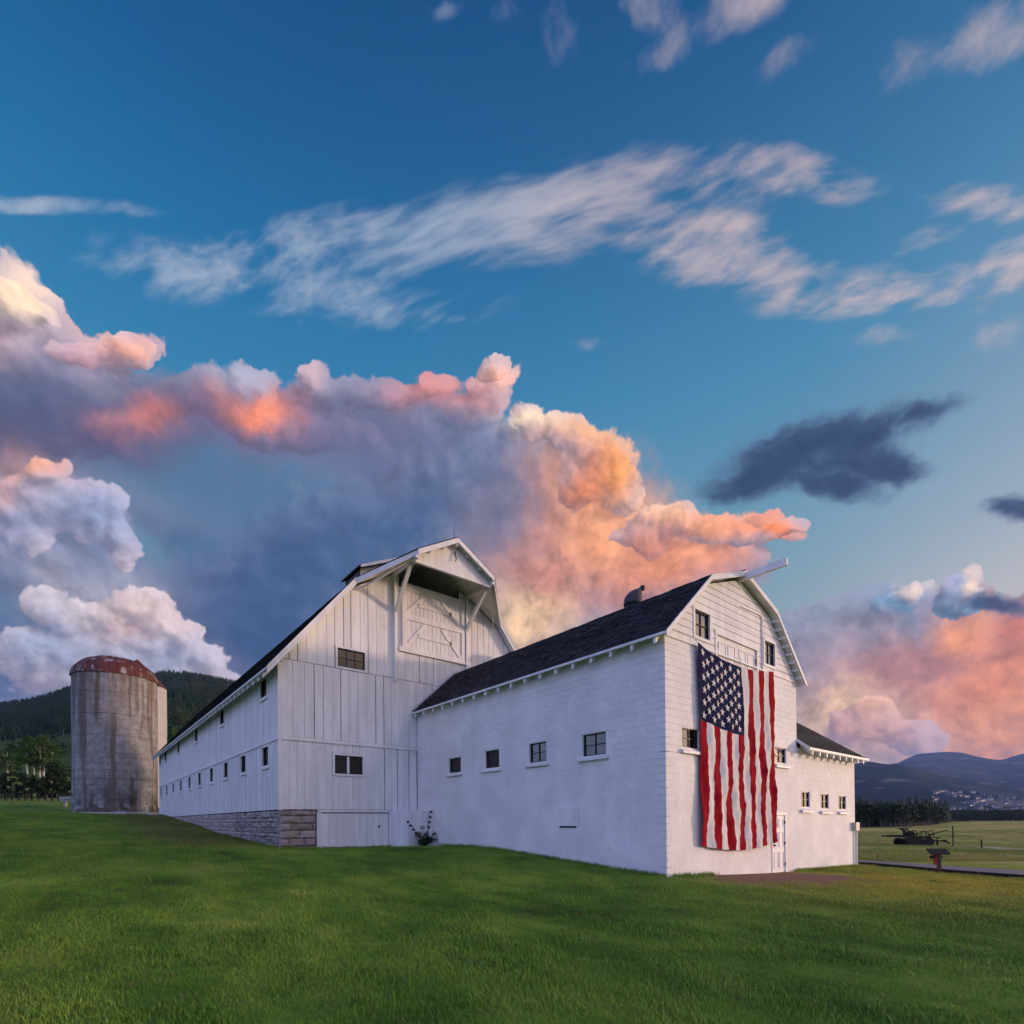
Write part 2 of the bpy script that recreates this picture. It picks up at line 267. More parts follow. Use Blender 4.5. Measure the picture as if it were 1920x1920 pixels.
def mixsh(f, a, b):
    n = W.new('ShaderNodeMixShader'); W.put(n.inputs[0], f); W.put(n.inputs[1], a); W.put(n.inputs[2], b); return n.outputs[0]
zone_low = W.m('LESS_THAN', Z, 0.69)
zone_view = W.m('GREATER_THAN', W.v('DOT_PRODUCT', D, tuple(udir(960, 1000))), 0.56)
zone_view = W.step(W.v('DOT_PRODUCT', D, tuple(udir(960, 1000))), 0.50, 0.60)
def right_of(px):
    v = np.cross(CU_, ray(px, 1000)); v *= np.sign(np.dot(v, CR)); return W.m('GREATER_THAN', W.v('DOT_PRODUCT', D, tuple(v)), 0.0)
Q = [bgnode(build_low(a, b)) for a, b in ((-4000, 470), (470, 960), (960, 1430), (1430, 6000))]
low_sky = mixsh(right_of(960), mixsh(right_of(470), Q[0], Q[1]), mixsh(right_of(1430), Q[2], Q[3]))
wo = W.new('ShaderNodeOutputWorld')
W.t.links.new(mixsh(zone_view, bgnode(rest, 1.15), mixsh(zone_low, bgnode(high), low_sky)), wo.inputs[0])
world.cycles.sampling_method = 'MANUAL'; world.cycles.sample_map_resolution = 512
# ---------------------------------------------------------------- sun
sl = bpy.data.lights.new('sun', 'SUN'); sl.energy = 3.6; sl.angle = R(5.0); sl.color = (1.0, 0.68, 0.50)
so = bpy.data.objects.new('sun', sl); scene.collection.objects.link(so)
so.rotation_euler = SUN_DIR.to_track_quat('Z', 'Y').to_euler(); so.location = (60, -60, 40)

# ---------------------------------------------------------------- mesh helpers
random.seed(7); RNG = np.random.default_rng(11)
COL = scene.collection
def wsum_loc(o):
    v = Vector((0, 0, 0))
    while o is not None: v = v + o.location; o = o.parent
    return v
def link(o, parent=None, loc=(0, 0, 0)):
    COL.objects.link(o); loc = Vector(loc)
    if parent is not None:
        o.parent = parent; loc = loc - wsum_loc(parent)
    o.location = loc
    return o
def tag(o, label=None, cat=None, group=None, kind=None):
    if label: o['label'] = label
    if cat: o['category'] = cat
    if group: o['group'] = group
    if kind: o['kind'] = kind
    return o
def thing(name, label, cat, loc=(0, 0, 0), group=None):
    o = bpy.data.objects.new(name, None); o.empty_display_size = 0.3
    link(o, None, loc); return tag(o, label, cat, group)
class MB:
    def __init__(s): s.v = []; s.f = []; s.mi = []
    def add(s, vs, fs, mi=0):
        n = len(s.v); s.v += [tuple(map(float, p)) for p in vs]
        s.f += [tuple(i+n for i in f) for f in fs]; s.mi += [mi]*len(fs); return s
    def hexa(s, p, mi=0):
        return s.add(p, [(0, 3, 2, 1), (4, 5, 6, 7), (0, 1, 5, 4), (1, 2, 6, 5), (2, 3, 7, 6), (3, 0, 4, 7)], mi)
    def box(s, x0, x1, y0, y1, z0, z1, mi=0):
        return s.hexa([(x0,y0,z0),(x1,y0,z0),(x1,y1,z0),(x0,y1,z0),(x0,y0,z1),(x1,y0,z1),(x1,y1,z1),(x0,y1,z1)], mi)
    def beam(s, p, q, w, h, up=(0, 0, 1), mi=0):
        p, q, up = Vector(p), Vector(q), Vector(up)
        d = (q-p).normalized(); a = d.cross(up)
        if a.length < 1e-4: a = d.cross(Vector((1, 0, 0)))
        a.normalize(); b = a.cross(d)
        c = []
        for e in (p, q):
            for i, j in ((-1, -1), (1, -1), (1, 1), (-1, 1)): c.append(e + a*(i*w/2) + b*(j*h/2))
        return s.hexa(c, mi)
    def prism(s, poly, off, mi=0):
        n = len(poly); off = Vector(off)
        vs = [Vector(p) for p in poly]; vs += [p+off for p in vs]
        fs = [tuple(range(n))[::-1], tuple(range(n, 2*n))] + [(i, (i+1) % n, n+(i+1) % n, n+i) for i in range(n)]
        return s.add(vs, fs, mi)
    def tube(s, pts, rad, n=8, caps=True, mi=0):
        pts = [Vector(p) for p in pts]; rings = []
        if not hasattr(rad, '__len__'): rad = [rad]*len(pts)
        base = len(s.v); vs = []
        for i, p in enumerate(pts):
            d = (pts[min(i+1, len(pts)-1)] - pts[max(i-1, 0)]).normalized()
            a = d.cross(Vector((0.13, 0.31, 0.94)));
            if a.length < 1e-3: a = d.cross(Vector((1, 0, 0)))
            a.normalize(); b = d.cross(a)
            vs += [p + (a*math.cos(2*math.pi*k/n) + b*math.sin(2*math.pi*k/n))*rad[i] for k in range(n)]
        fs = []
        for i in range(len(pts)-1):
            for k in range(n):
                fs.append((i*n+k, i*n+(k+1) % n, (i+1)*n+(k+1) % n, (i+1)*n+k))
        if caps: fs += [tuple(range(n))[::-1], tuple((len(pts)-1)*n+k for k in range(n))]
        return s.add(vs, fs, mi)
    def lathe(s, prof, c=(0, 0, 0), n=32, a0=0.0, a1=2*math.pi, mi=0):
        c = Vector(c); full = abs(a1-a0-2*math.pi) < 1e-6; m = n if full else n+1
        vs = [c + Vector((r*math.cos(a0+(a1-a0)*k/n), r*math.sin(a0+(a1-a0)*k/n), z)) for r, z in prof for k in range(m)]
        fs = []
        for i in range(len(prof)-1):
            for k in range(n):
                k2 = (k+1) % m; fs.append((i*m+k, i*m+k2, (i+1)*m+k2, (i+1)*m+k))
        return s.add(vs, fs, mi)
    def mesh(s, name, mats, smooth=False):
        me = bpy.data.meshes.new(name); me.from_pydata(s.v, [], s.f)
        if not isinstance(mats, (list, tuple)): mats = [mats]
        for mt in mats: me.materials.append(mt)
        if any(s.mi): me.polygons.foreach_set('material_index', s.mi)
        if smooth: me.polygons.foreach_set('use_smooth', [True]*len(s.f))
        me.update(); return me
    def obj(s, name, mats, parent=None, smooth=False, loc=(0, 0, 0), kind=None):
        o = bpy.data.objects.new(name, s.mesh(name, mats, smooth)); link(o, parent, loc)
        if kind: o['kind'] = kind
        return o
def rect_sub(rects, holes):
    for hx0, hx1, hz0, hz1 in holes:
        out = []
        for x0, x1, z0, z1 in rects:
            if hx0 >= x1-1e-6 or hx1 <= x0+1e-6 or hz0 >= z1-1e-6 or hz1 <= z0+1e-6: out.append((x0, x1, z0, z1)); continue
            if hz0 > z0+0.004: out.append((x0, x1, z0, hz0))
            if hz1 < z1-0.004: out.append((x0, x1, hz1, z1))
            za, zb = max(z0, hz0), min(z1, hz1)
            if hx0 > x0+0.004: out.append((x0, hx0, za, zb))
            if hx1 < x1-0.004: out.append((hx1, x1, za, zb))
        rects = out
    return rects
def face(axis, plane):
    """box builder on a wall: a = along the wall, t = depth into the building, z"""
    def f(mb, a0, a1, t0, t1, z0, z1, mi=0):
        if axis == 'x': mb.box(a0, a1, plane+t0, plane+t1, z0, z1, mi)
        else: mb.box(plane+t0, plane+t1, a0, a1, z0, z1, mi)
    return f

# ---------------------------------------------------------------- materials
MATS = {}
def mat(name, build=None, color=(0.5, 0.5, 0.5), rough=0.7, spec=0.3, metal=0.0):
    if name in MATS: return MATS[name]
    m = bpy.data.materials.new(name); m.use_nodes = True
    T = NT(m.node_tree); b = m.node_tree.nodes['Principled BSDF']
    b.inputs['Base Color'].default_value = (*color, 1); b.inputs['Roughness'].default_value = rough
    b.inputs['Specular IOR Level'].default_value = spec; b.inputs['Metallic'].default_value = metal
    if build: build(T, b)
    MATS[name] = m; return m
def pos(T): return T.new('ShaderNodeNewGeometry').outputs['Position']
def rnd(T): return T.new('ShaderNodeObjectInfo').outputs['Random']
def bump(T, b, h, strength=0.3, dist=0.02):
    n = T.new('ShaderNodeBump'); n.inputs['Strength'].default_value = strength; n.inputs['Distance'].default_value = dist
    T.put(n.inputs['Height'], h); T.put(b.inputs['Normal'], n.outputs[0])
def b_paintwood(T, b):
    p = pos(T); g = T.noise(T.mapping(p, scale=(9, 9, 0.7), typ='POINT'), 4.0, 5, 0.65)
    d = T.noise(T.mapping(p, scale=(2, 2, 0.35), typ='POINT'), 1.3, 4, 0.6)
    c = T.mix(T.step(d, 0.38, 0.66), (*lin(224,223,222), 1), (*lin(240,239,237), 1))
    c = T.mix(T.m('MULTIPLY', T.step(g, 0.64, 0.78), 0.25), c, (0.30, 0.27, 0.24, 1))
    c = T.mix(T.m('MULTIPLY', rnd(T), 0.20), c, (0.58, 0.58, 0.58, 1))
    fl = T.noise(T.mapping(p, scale=(1, 1, 0.22), typ='POINT'), 11.0, 6, 0.7)
    c = T.mix(T.m('MULTIPLY', T.step(fl, 0.655, 0.69), 0.7), c, (0.20, 0.17, 0.145, 1))
    T.put(b.inputs['Base Color'], c); bump(T, b, g, 0.35, 0.012)
def b_paintblock(T, b):
    p = pos(T); g = T.noise(p, 9.0, 5, 0.65); d = T.noise(p, 0.8, 4, 0.6); s = T.noise(T.mapping(p, scale=(1, 1, 6), typ='POINT'), 1.5, 4, 0.7)
    c = T.mix(T.step(d, 0.35, 0.7), (*lin(224,223,221), 1), (*lin(240,239,237), 1))
    c = T.mix(T.m('MULTIPLY', T.step(s, 0.66, 0.74), 0.35), c, (0.33, 0.31, 0.29, 1))
    sz = T.new('ShaderNodeSeparateXYZ'); T.put(sz.inputs[0], p)
    fl = T.noise(T.mapping(p, scale=(1, 1, 2.6), typ='POINT'), 3.4, 7, 0.72)
    c = T.mix(T.m('MULTIPLY', T.step(T.m('ADD', fl, T.step(sz.outputs[2], 1.2, -0.5, 0.0, 0.06)), 0.665, 0.70), 0.75), c, (0.24, 0.21, 0.18, 1))
    c = T.mix(T.m('MULTIPLY', rnd(T), 0.10), c, (0.6, 0.6, 0.6, 1))
    T.put(b.inputs['Base Color'], c); bump(T, b, T.m('ADD', g, T.m('MULTIPLY', T.noise(p, 2.2, 3, 0.5), 1.6)), 0.28, 0.03)
def b_shingle(T, b):
    p = pos(T); v = T.voro(T.mapping(p, scale=(0.3, 2.2, 9.0), typ='POINT'), 1.0, 0, 'F1', 1.0, 'Color')
    sp = T.new('ShaderNodeSeparateColor'); T.put(sp.inputs[0], v); n = T.noise(p, 60, 2, 0.6)
    f = T.m('ADD', T.m('MULTIPLY', sp.outputs[0], 0.75), T.m('MULTIPLY', n, 0.25))
    c = T.ramp(f, [(0.15, (0.010, 0.010, 0.013)), (0.5, (0.024, 0.024, 0.029)), (0.9, (0.048, 0.048, 0.056))])
    T.put(b.inputs['Base Color'], c); bump(T, b, n, 0.4, 0.01)
def b_stone(warm):
    def f(T, b):
        p = pos(T); n = T.noise(p, 7.0, 5, 0.65); n2 = T.noise(T.mapping(p, rot=(0, 0.5, 0.4), scale=(1, 1, 5), typ='POINT'), 4.0, 4, 0.6)
        r = rnd(T)
        if warm: c = T.ramp(T.m('ADD', T.m('MULTIPLY', r, 0.6), T.m('MULTIPLY', n, 0.4)), [(0.1, (0.25, 0.19, 0.17)), (0.5, (0.36, 0.29, 0.26)), (0.9, (0.48, 0.40, 0.36))])
        else: c = T.ramp(T.m('ADD', T.m('MULTIPLY', r, 0.6), T.m('MULTIPLY', n, 0.4)), [(0.1, (0.22, 0.195, 0.18)), (0.5, (0.36, 0.325, 0.30)), (0.9, (0.52, 0.48, 0.44))])
        T.put(b.inputs['Base Color'], T.mix(T.m('MULTIPLY', T.step(n2, 0.5, 0.75), 0.4), c, (0.12, 0.10, 0.09, 1)))
        bump(T, b, T.m('ADD', n, n2), 0.7, 0.05)
    return f
def b_silo(T, b):
    p = pos(T); st = T.noise(T.mapping(p, scale=(0.9, 0.9, 0.07), typ='POINT'), 1.0, 5, 0.6); st2 = T.noise(T.mapping(p, scale=(2.2, 2.2, 0.12), typ='POINT'), 1.0, 5, 0.65)
    n = T.noise(p, 1.6, 6, 0.65); sp = T.new('ShaderNodeSeparateXYZ'); T.put(sp.inputs[0], p); z = sp.outputs[2]
    c = T.mix(T.step(n, 0.35, 0.68), (0.22, 0.22, 0.225, 1), (0.36, 0.36, 0.37, 1))
    c = T.mix(T.m('MULTIPLY', T.step(st, 0.50, 0.57), 0.80), c, (0.13, 0.10, 0.085, 1))
    c = T.mix(T.m('MULTIPLY', T.step(st2, 0.55, 0.66), 0.7), c, (0.12, 0.11, 0.105, 1))
    rust = T.m('MULTIPLY', T.step(z, 12.0, 17.0), T.step(T.noise(T.mapping(p, scale=(1.3, 1.3, 0.10), typ='POINT'), 1.2, 4, 0.6), 0.47, 0.62))
    c = T.mix(T.m('MULTIPLY', rust, 0.65), c, (0.19, 0.11, 0.06, 1))
    hl = T.noise(T.mapping(p, scale=(0.04, 0.04, 2.6), typ='POINT'), 1.0, 4, 0.7)
    c = T.mix(T.m('MULTIPLY', T.step(hl, 0.56, 0.63), 0.5), c, (0.15, 0.145, 0.145, 1))
    damp = T.m('MULTIPLY', T.step(z, 7.0, 3.0), T.step(T.noise(p, 0.7, 5, 0.7), 0.44, 0.56))
    c = T.mix(T.m('MULTIPLY', damp, 0.88), c, (0.075, 0.07, 0.062, 1))
    T.put(b.inputs['Base Color'], c); bump(T, b, T.m('ADD', n, T.noise(p, 8, 4, 0.6)), 0.5, 0.05)
def b_rust(T, b):
    p = pos(T); st = T.noise(T.mapping(p, scale=(1.1, 1.1, 0.35), typ='POINT'), 1.2, 5, 0.65); n = T.noise(p, 5, 4, 0.6)
    c = T.mix(T.step(n, 0.3, 0.7), (0.085, 0.020, 0.014, 1), (0.14, 0.036, 0.022, 1))
    c = T.mix(T.m('MULTIPLY', rnd(T), 0.35), c, (0.10, 0.035, 0.028, 1))
    c = T.mix(T.step(st, 0.55, 0.62), c, (0.30, 0.28, 0.29, 1))
    T.put(b.inputs['Base Color'], c); b.inputs['Roughness'].default_value = 0.55
def b_concrete(T, b):
    p = pos(T); n = T.noise(p, 3, 5, 0.65)
    T.put(b.inputs['Base Color'], T.mix(n, (0.30, 0.30, 0.30, 1), (0.5, 0.5, 0.5, 1))); bump(T, b, n, 0.4, 0.03)
GR_WARM = (9.0, -7.0)
def grass_color(T, p, blade):
    """mown lawn: deep green, yellower in patches, golden sunlight painted in towards the road"""
    sp = T.new('ShaderNodeSeparateXYZ'); T.put(sp.inputs[0], p)
    n1 = T.noise(p, 0.22, 4, 0.6); n2 = T.noise(T.mapping(p, rot=(0, 0, 0.7), scale=(1.0, 0.45, 1), typ='POINT'), 1.1, 4, 0.62)
    f = T.m('ADD', T.m('MULTIPLY', n1, 0.55), T.m('MULTIPLY', n2, 0.45))
    a = ((0.042, 0.100, 0.015), (0.100, 0.220, 0.026), (0.185, 0.315, 0.042), (0.31, 0.34, 0.08))
    if not blade: a = tuple(tuple(v*0.75 for v in c) for c in a)
    c = T.ramp(f, [(0.34, a[0]), (0.46, a[1]), (0.57, a[2]), (0.70, a[3])])
    # golden: sunlight painted in toward +x (road side); bare yellow verge along the barn
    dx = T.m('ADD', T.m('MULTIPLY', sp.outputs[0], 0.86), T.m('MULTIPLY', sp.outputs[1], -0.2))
    sun_patch = T.step(T.v('LENGTH', T.v('MULTIPLY', T.v('SUBTRACT', p, (8.5, -4.3, 0.0)), (0.085, 0.21, 0.0))), 1.25, 0.15)  # pool of low sun painted onto the lawn near the lane
    golden = T.m('MULTIPLY', T.m('MAXIMUM', T.m('MULTIPLY', T.step(dx, -4.0, 12.0), 0.45), sun_patch), T.step(n2, 0.18, 0.55))
    c = T.mix(T.m('MULTIPLY', golden, 0.88), c, (0.46, 0.39, 0.06, 1))
    e = T.m('MULTIPLY', T.step(T.m('ABSOLUTE', T.m('SUBTRACT', T.m('ADD', sp.outputs[0], T.m('MULTIPLY', n2, 3.0)), -6.6)), 3.6, 0.6), T.step(sp.outputs[1], 13.0, 18.0))
    c = T.mix(T.m('MULTIPLY', e, 0.55), c, (0.15, 0.115, 0.05, 1))
    return c, sp, n2
def b_ground(T, b):
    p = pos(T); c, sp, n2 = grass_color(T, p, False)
    x, y = sp.outputs[0], sp.outputs[1]
    d = T.v('LENGTH', T.v('SUBTRACT', p, (0.0, 8.0, 0.0)))
    # meadow away from the lawn
    m1 = T.noise(T.mapping(p, scale=(0.012, 0.035, 0.02), typ='POINT'), 1.0, 5, 0.6); m2 = T.noise(p, 0.5, 4, 0.7)
    m3 = T.noise(T.mapping(p, scale=(0.09, 0.16, 0.1), typ='POINT'), 1.0, 4, 0.65)
    mead = T.ramp(T.m('ADD', T.m('MULTIPLY', m1, 0.5), T.m('ADD', T.m('MULTIPLY', m2, 0.2), T.m('MULTIPLY', m3, 0.3))), [(0.36, (0.08, 0.14, 0.03)), (0.45, (0.17, 0.23, 0.045)), (0.51, (0.32, 0.30, 0.075)), (0.58, (0.40, 0.31, 0.10)), (0.66, (0.17, 0.12, 0.09))])
    c = T.mix(T.m('MULTIPLY', T.step(T.m('ADD', x, T.m('MULTIPLY', y, 0.2)), 23.0, 27.0), 1.0), c, mead)
    c = T.mix(T.m('MULTIPLY', T.step(d, 60.0, 95.0), T.step(x, -40.0, 10.0)), c, mead)
    q = T.v('MULTIPLY', T.v('SUBTRACT', T.v('ADD', p, T.v('SCALE', T.noise(p, 0.9, 4, 0.6, True), 1.4)), (4.9, -0.9, 0.7)), (0.22, 0.47, 0.0))
    c = T.mix(T.step(T.v('LENGTH', q), 1.2, 0.75), c, T.mix(T.noise(p, 6, 4, 0.6), (0.15, 0.085, 0.058, 1), (0.25, 0.15, 0.105, 1)))
    T.put(b.inputs['Base Color'], c)
    h = T.m('ADD', T.noise(p, 14, 4, 0.7), T.m('MULTIPLY', n2, 1.5)); bump(T, b, h, 0.8, 0.08)
def b_blade(T, b):
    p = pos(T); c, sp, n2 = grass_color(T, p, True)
    r = rnd(T); c = T.mix(T.m('MULTIPLY', r, 0.5), c, T.v('MULTIPLY', c, (1.5, 1.25, 1.0)))
    c = T.mix(T.step(r, 0.93, 0.97), c, (0.17, 0.14, 0.06, 1))
    T.put(b.inputs['Base Color'], c); b.inputs['Subsurface Weight'].default_value = 0.0
def b_leaf(a, c2, c3):
    def f(T, b):
        p = pos(T); n = T.m('ADD', T.m('MULTIPLY', T.noise(p, 0.9, 3, 0.6), 0.5), T.m('MULTIPLY', T.noise(p, 0.022, 3, 0.6), 0.5)); i = T.new('ShaderNodeObjectInfo').outputs['Random']
        col = T.ramp(n, [(0.36, a), (0.5, c2), (0.64, c3)])
        T.put(b.inputs['Base Color'], T.mix(T.m('MULTIPLY', i, 0.4), col, T.v('SCALE', col, 0.55)))
    return f
def b_mount(T, b):
    p = pos(T); n = T.noise(T.mapping(p, scale=(0.0022, 0.0022, 0.008), typ='POINT'), 1.0, 7, 0.66); n2 = T.noise(T.mapping(p, rot=(0, 0, -0.7), scale=(0.0007, 0.006, 0.016), typ='POINT'), 1.0, 6, 0.62)
    f = T.noise(p, 0.02, 3, 0.7)
    c = T.ramp(T.m('ADD', T.m('MULTIPLY', n, 0.75), T.m('MULTIPLY', f, 0.25)), [(0.36, (0.010, 0.018, 0.020)), (0.48, (0.022, 0.034, 0.032)), (0.56, (0.050, 0.060, 0.050)), (0.68, (0.10, 0.095, 0.075))])
    T.put(b.inputs['Base Color'], T.mix(T.m('MULTIPLY', T.step(n2, 0.57, 0.62), 0.8), c, (0.17, 0.16, 0.125, 1)))
def b_hill(T, b):
    p = pos(T); n = T.noise(T.mapping(p, scale=(0.02, 0.02, 0.03), typ='POINT'), 1.0, 5, 0.6)
    sp = T.new('ShaderNodeSeparateXYZ'); T.put(sp.inputs[0], p)
    c = T.ramp(n, [(0.3, (0.030, 0.055, 0.020)), (0.5, (0.055, 0.090, 0.030)), (0.7, (0.11, 0.135, 0.05))])
    me = T.m('MULTIPLY', T.step(sp.outputs[2], 34.0, 14.0), T.step(n, 0.38, 0.5))
    T.put(b.inputs['Base Color'], T.mix(me, c, T.mix(T.noise(p, 0.06, 3, 0.6), (0.07, 0.12, 0.025, 1), (0.17, 0.20, 0.055, 1))))
WOOD = mat('painted_wood', b_paintwood, rough=0.6); BLOCK = mat('painted_block', b_paintblock, rough=0.65)
TRIM = mat('painted_trim', b_paintwood, rough=0.5); SHING = mat('asphalt_shingle', b_shingle, rough=0.9, spec=0.2)
STONE = mat('grey_rubble', b_stone(False), rough=0.9); SAND = mat('brown_sandstone', b_stone(True), rough=0.9)
OLDW = mat('weathered_sheathing', color=(0.06, 0.055, 0.05), rough=0.9)
MORTAR = mat('dark_mortar', color=(0.10, 0.095, 0.09), rough=0.95)
SILO2 = mat('pale_concrete', lambda T, b: T.put(b.inputs['Base Color'], T.mix(T.noise(T.mapping(pos(T), scale=(1.2, 1.2, 0.2), typ='POINT'), 1.2, 5, 0.6), (0.34, 0.33, 0.33, 1), (0.58, 0.56, 0.56, 1))), rough=0.9, spec=0.2)
SILO = mat('stained_concrete', b_silo, rough=0.9, spec=0.2); RUST = mat('rusty_metal', b_rust, rough=0.6)
CONC = mat('white_concrete', b_concrete, rough=0.8)
GLASS = mat('window_glass', lambda T, b: setattr(b.inputs['IOR'], 'default_value', 2.6), color=(0.006, 0.008, 0.010), rough=0.03, spec=0.5)
GLASSD = mat('dull_glass', color=(0.010, 0.013, 0.018), rough=0.05, spec=0.6)
SCREEN = mat('dark_screen', color=(0.012, 0.012, 0.014), rough=0.4, spec=0.4)
SASH = mat('dark_sash', color=(0.025, 0.025, 0.028), rough=0.5)
DARK = mat('black_iron', color=(0.012, 0.012, 0.013), rough=0.7)
STEEL = mat('grey_steel', lambda T, b: T.put(b.inputs['Base Color'], T.mix(T.noise(pos(T), 4, 4, 0.6), (0.035, 0.038, 0.045, 1), (0.06, 0.065, 0.075, 1))), rough=0.6)
GALV = mat('galvanised_metal', color=(0.55, 0.56, 0.58), rough=0.5)
TIMBER = mat('brown_timber', color=(0.09, 0.05, 0.03), rough=0.8)
REDP = mat('red_paint', color=(0.42, 0.045, 0.025), rough=0.5)
BEIGE = mat('beige_metal', color=(0.50, 0.46, 0.38), rough=0.5)
def b_cloth(col):
    def f(T, b):
        n = T.noise(T.mapping(pos(T), rot=(0, 0.9, 0), scale=(2, 2, 9), typ='POINT'), 2.0, 4, 0.6)
        T.put(b.inputs['Base Color'], T.mix(n, (*[c*0.86 for c in col], 1), (*[c*1.12 for c in col], 1)))
        bump(T, b, n, 0.25, 0.02)
    return f
FRED = mat('flag_red', b_cloth((0.31, 0.005, 0.016)), rough=0.9, spec=0.05); FWHITE = mat('flag_white', b_cloth((0.74, 0.72, 0.68)), rough=0.9, spec=0.05); FBLUE = mat('flag_blue', b_cloth((0.012, 0.016, 0.060)), rough=0.9, spec=0.05)
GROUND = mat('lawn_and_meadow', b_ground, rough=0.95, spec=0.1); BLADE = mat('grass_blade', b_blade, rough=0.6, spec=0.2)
ASPH = mat('asphalt', lambda T, b: T.put(b.inputs['Base Color'], T.mix(T.noise(pos(T), 3, 5, 0.7), (0.10, 0.10, 0.11, 1), (0.17, 0.17, 0.185, 1))), rough=0.85)
LANE_EDGE = mat('dark_lane_edge', color=(0.018, 0.017, 0.018), rough=0.95)  # near-black lane sides; the bank's shade is put into the colour
LEAF_D = mat('dark_leaves', b_leaf((0.010, 0.022, 0.008), (0.020, 0.042, 0.012), (0.040, 0.075, 0.020)), rough=0.7)
LEAF_G = mat('green_leaves', b_leaf((0.018, 0.045, 0.010), (0.036, 0.085, 0.016), (0.075, 0.14, 0.028)), rough=0.7)
LEAF_F = mat('forest_leaves', b_leaf((0.010, 0.024, 0.012), (0.028, 0.052, 0.022), (0.075, 0.105, 0.036)), rough=0.8)
BARKW = mat('white_bark', lambda T, b: T.put(b.inputs['Base Color'], T.mix(T.step(T.noise(T.mapping(pos(T), scale=(1, 1, 4), typ='POINT'), 2.5, 3, 0.6), 0.55, 0.65), (0.55, 0.52, 0.48, 1), (0.12, 0.11, 0.10, 1))), rough=0.85)
BARKG = mat('grey_bark', color=(0.16, 0.15, 0.14), rough=0.9)
BARKD = mat('dark_bark', color=(0.020, 0.018, 0.016), rough=0.9)
MOUNT = mat('mountain_cover', b_mount, rough=1.0, spec=0.0); HILL = mat('hill_cover', b_hill, rough=1.0, spec=0.0)

# ---------------------------------------------------------------- ground
CTRL = np.array([(-12.8,-8.6,0),(-6,-8,-.1),(-16,-2,.1),(-9,-2,.06),(-4,-5,-.05),(2,-6,-.25),(8,-6,-.5),(-22,-6,.2),(-12,-14,0),(0,-14,-.3),(-5,4,.18),(-6,9,.36),(-12,8,.4),
 (0,0,-.03),(0,3.5,.17),(0,6,.34),(0,8.1,.48),(0,12.9,.44),(4.3,0,-.25),(7,0,-.38),(10.6,0,-.52),(14.9,0,-.65),(-1.5,13.6,.40),(-4.8,13.6,.43),(-6.4,13.8,.53),(-6.3,20,.74),(-6.3,27.5,1.04),(-6.3,30,1.25),(-6.3,40,1.8),(-6.3,47,2.2),(-6.3,52,2.33),
 (-9.3,57,2.5),(-15,25,1.25),(-13,40,2.0),(-20,45,2.4),(-15,60,2.8),(-30,40,2.4),(-25,15,1.0),(-17.5,92,4.8),(-8,92,4.7),(-30,90,5.0),(0,62,2.6),
 (16,-2.8,-.85),(24.8,-.9,-.98),(21,2,-.9),(28,-4,-1.0),(18,8,-.85),(36,3,-1.15),(30,6,-1.05),(22,-5,-.95),(61.7,7.4,-1.66),(66,3.5,-2.05),(40,-2,-1.25),(20,-10,-1.0),(40,-20,-1.3),(10,-20,-.6),(20,30,-.6),(30,50,-1.2),(8,52,1.4),(14,40,.3),(60,40,-2),(80,-20,-2.3),(90,10,-2.3)])
def _phi(r): return r*r*np.log(r+1e-9)
def _fit():
    n = len(CTRL); P = CTRL[:, :2]/20; r = np.linalg.norm(P[:, None]-P[None], axis=2)
    A = np.zeros((n+3, n+3)); A[:n, :n] = _phi(r) + np.eye(n)*0.003; A[:n, n] = 1; A[:n, n+1:] = P; A[n, :n] = 1; A[n+1:, :n] = P.T
    return np.linalg.solve(A, np.concatenate([CTRL[:, 2], [0, 0, 0]]))
_W = _fit()
def sstep(x, a, b):
    t = np.clip((x-a)/(b-a), 0, 1); return t*t*(3-2*t)
def ground_z(x, y):
    x = np.atleast_1d(np.asarray(x, float)); y = np.atleast_1d(np.asarray(y, float)); out = np.empty(x.shape)
    for i in range(0, x.size, 20000):
        xs, ys = x[i:i+20000], y[i:i+20000]; P = np.stack([xs, ys], 1)/20
        r = np.linalg.norm(P[:, None]-CTRL[None, :, :2]/20, axis=2)
        out[i:i+20000] = _phi(r) @ _W[:-3] + _W[-3] + P @ _W[-2:]
    dx, dy = x-CAM[0], y-CAM[1]; dep = dx*math.sin(YAW)+dy*math.cos(YAW); lat = dx*math.cos(YAW)-dy*math.sin(YAW)
    ang = np.arctan2(lat, dep); dist = np.hypot(dx, dy)
    left = sstep(ang, R(-12), R(-26))*(np.abs(ang) < R(100))
    far = -2.4 + left*(2.4+4.8+np.clip(dep-75, -30, 70)*0.10)
    w = sstep(np.hypot(x-5, y-12), 62, 98)
    return np.clip(out, -4, 8)*(1-w) + far*w
def gz(x, y): return float(ground_z([x], [y])[0])
def hit(px, py):
    """where a sight line meets the ground (used to lay out roads and posts on the terrain)"""
    r = ray(px, py); d = np.concatenate([np.linspace(2, 120, 1200), np.linspace(120.5, 900, 900)])
    P = CAM + r*d[:, None]; k = np.argmax(P[:, 2] < ground_z(P[:, 0], P[:, 1])); return P[k]
t = np.linspace(-1, 1, 281); gx = 6.0*np.sinh(8*t)
X, Y = np.meshgrid(gx-2, gx+3); Zg = ground_z(X.ravel(), Y.ravel())
n = len(gx); ii = np.arange(n*n).reshape(n, n)
fs = np.stack([ii[:-1, :-1].ravel(), ii[:-1, 1:].ravel(), ii[1:, 1:].ravel(), ii[1:, :-1].ravel()], 1)
me = bpy.data.meshes.new('ground'); me.from_pydata(np.stack([X.ravel(), Y.ravel(), Zg], 1).tolist(), [], fs.tolist()); me.materials.append(GROUND)
me.polygons.foreach_set('use_smooth', [True]*len(fs)); me.update()
tag(link(bpy.data.objects.new('ground', me)), 'mown lawn running into valley meadow', kind='structure')
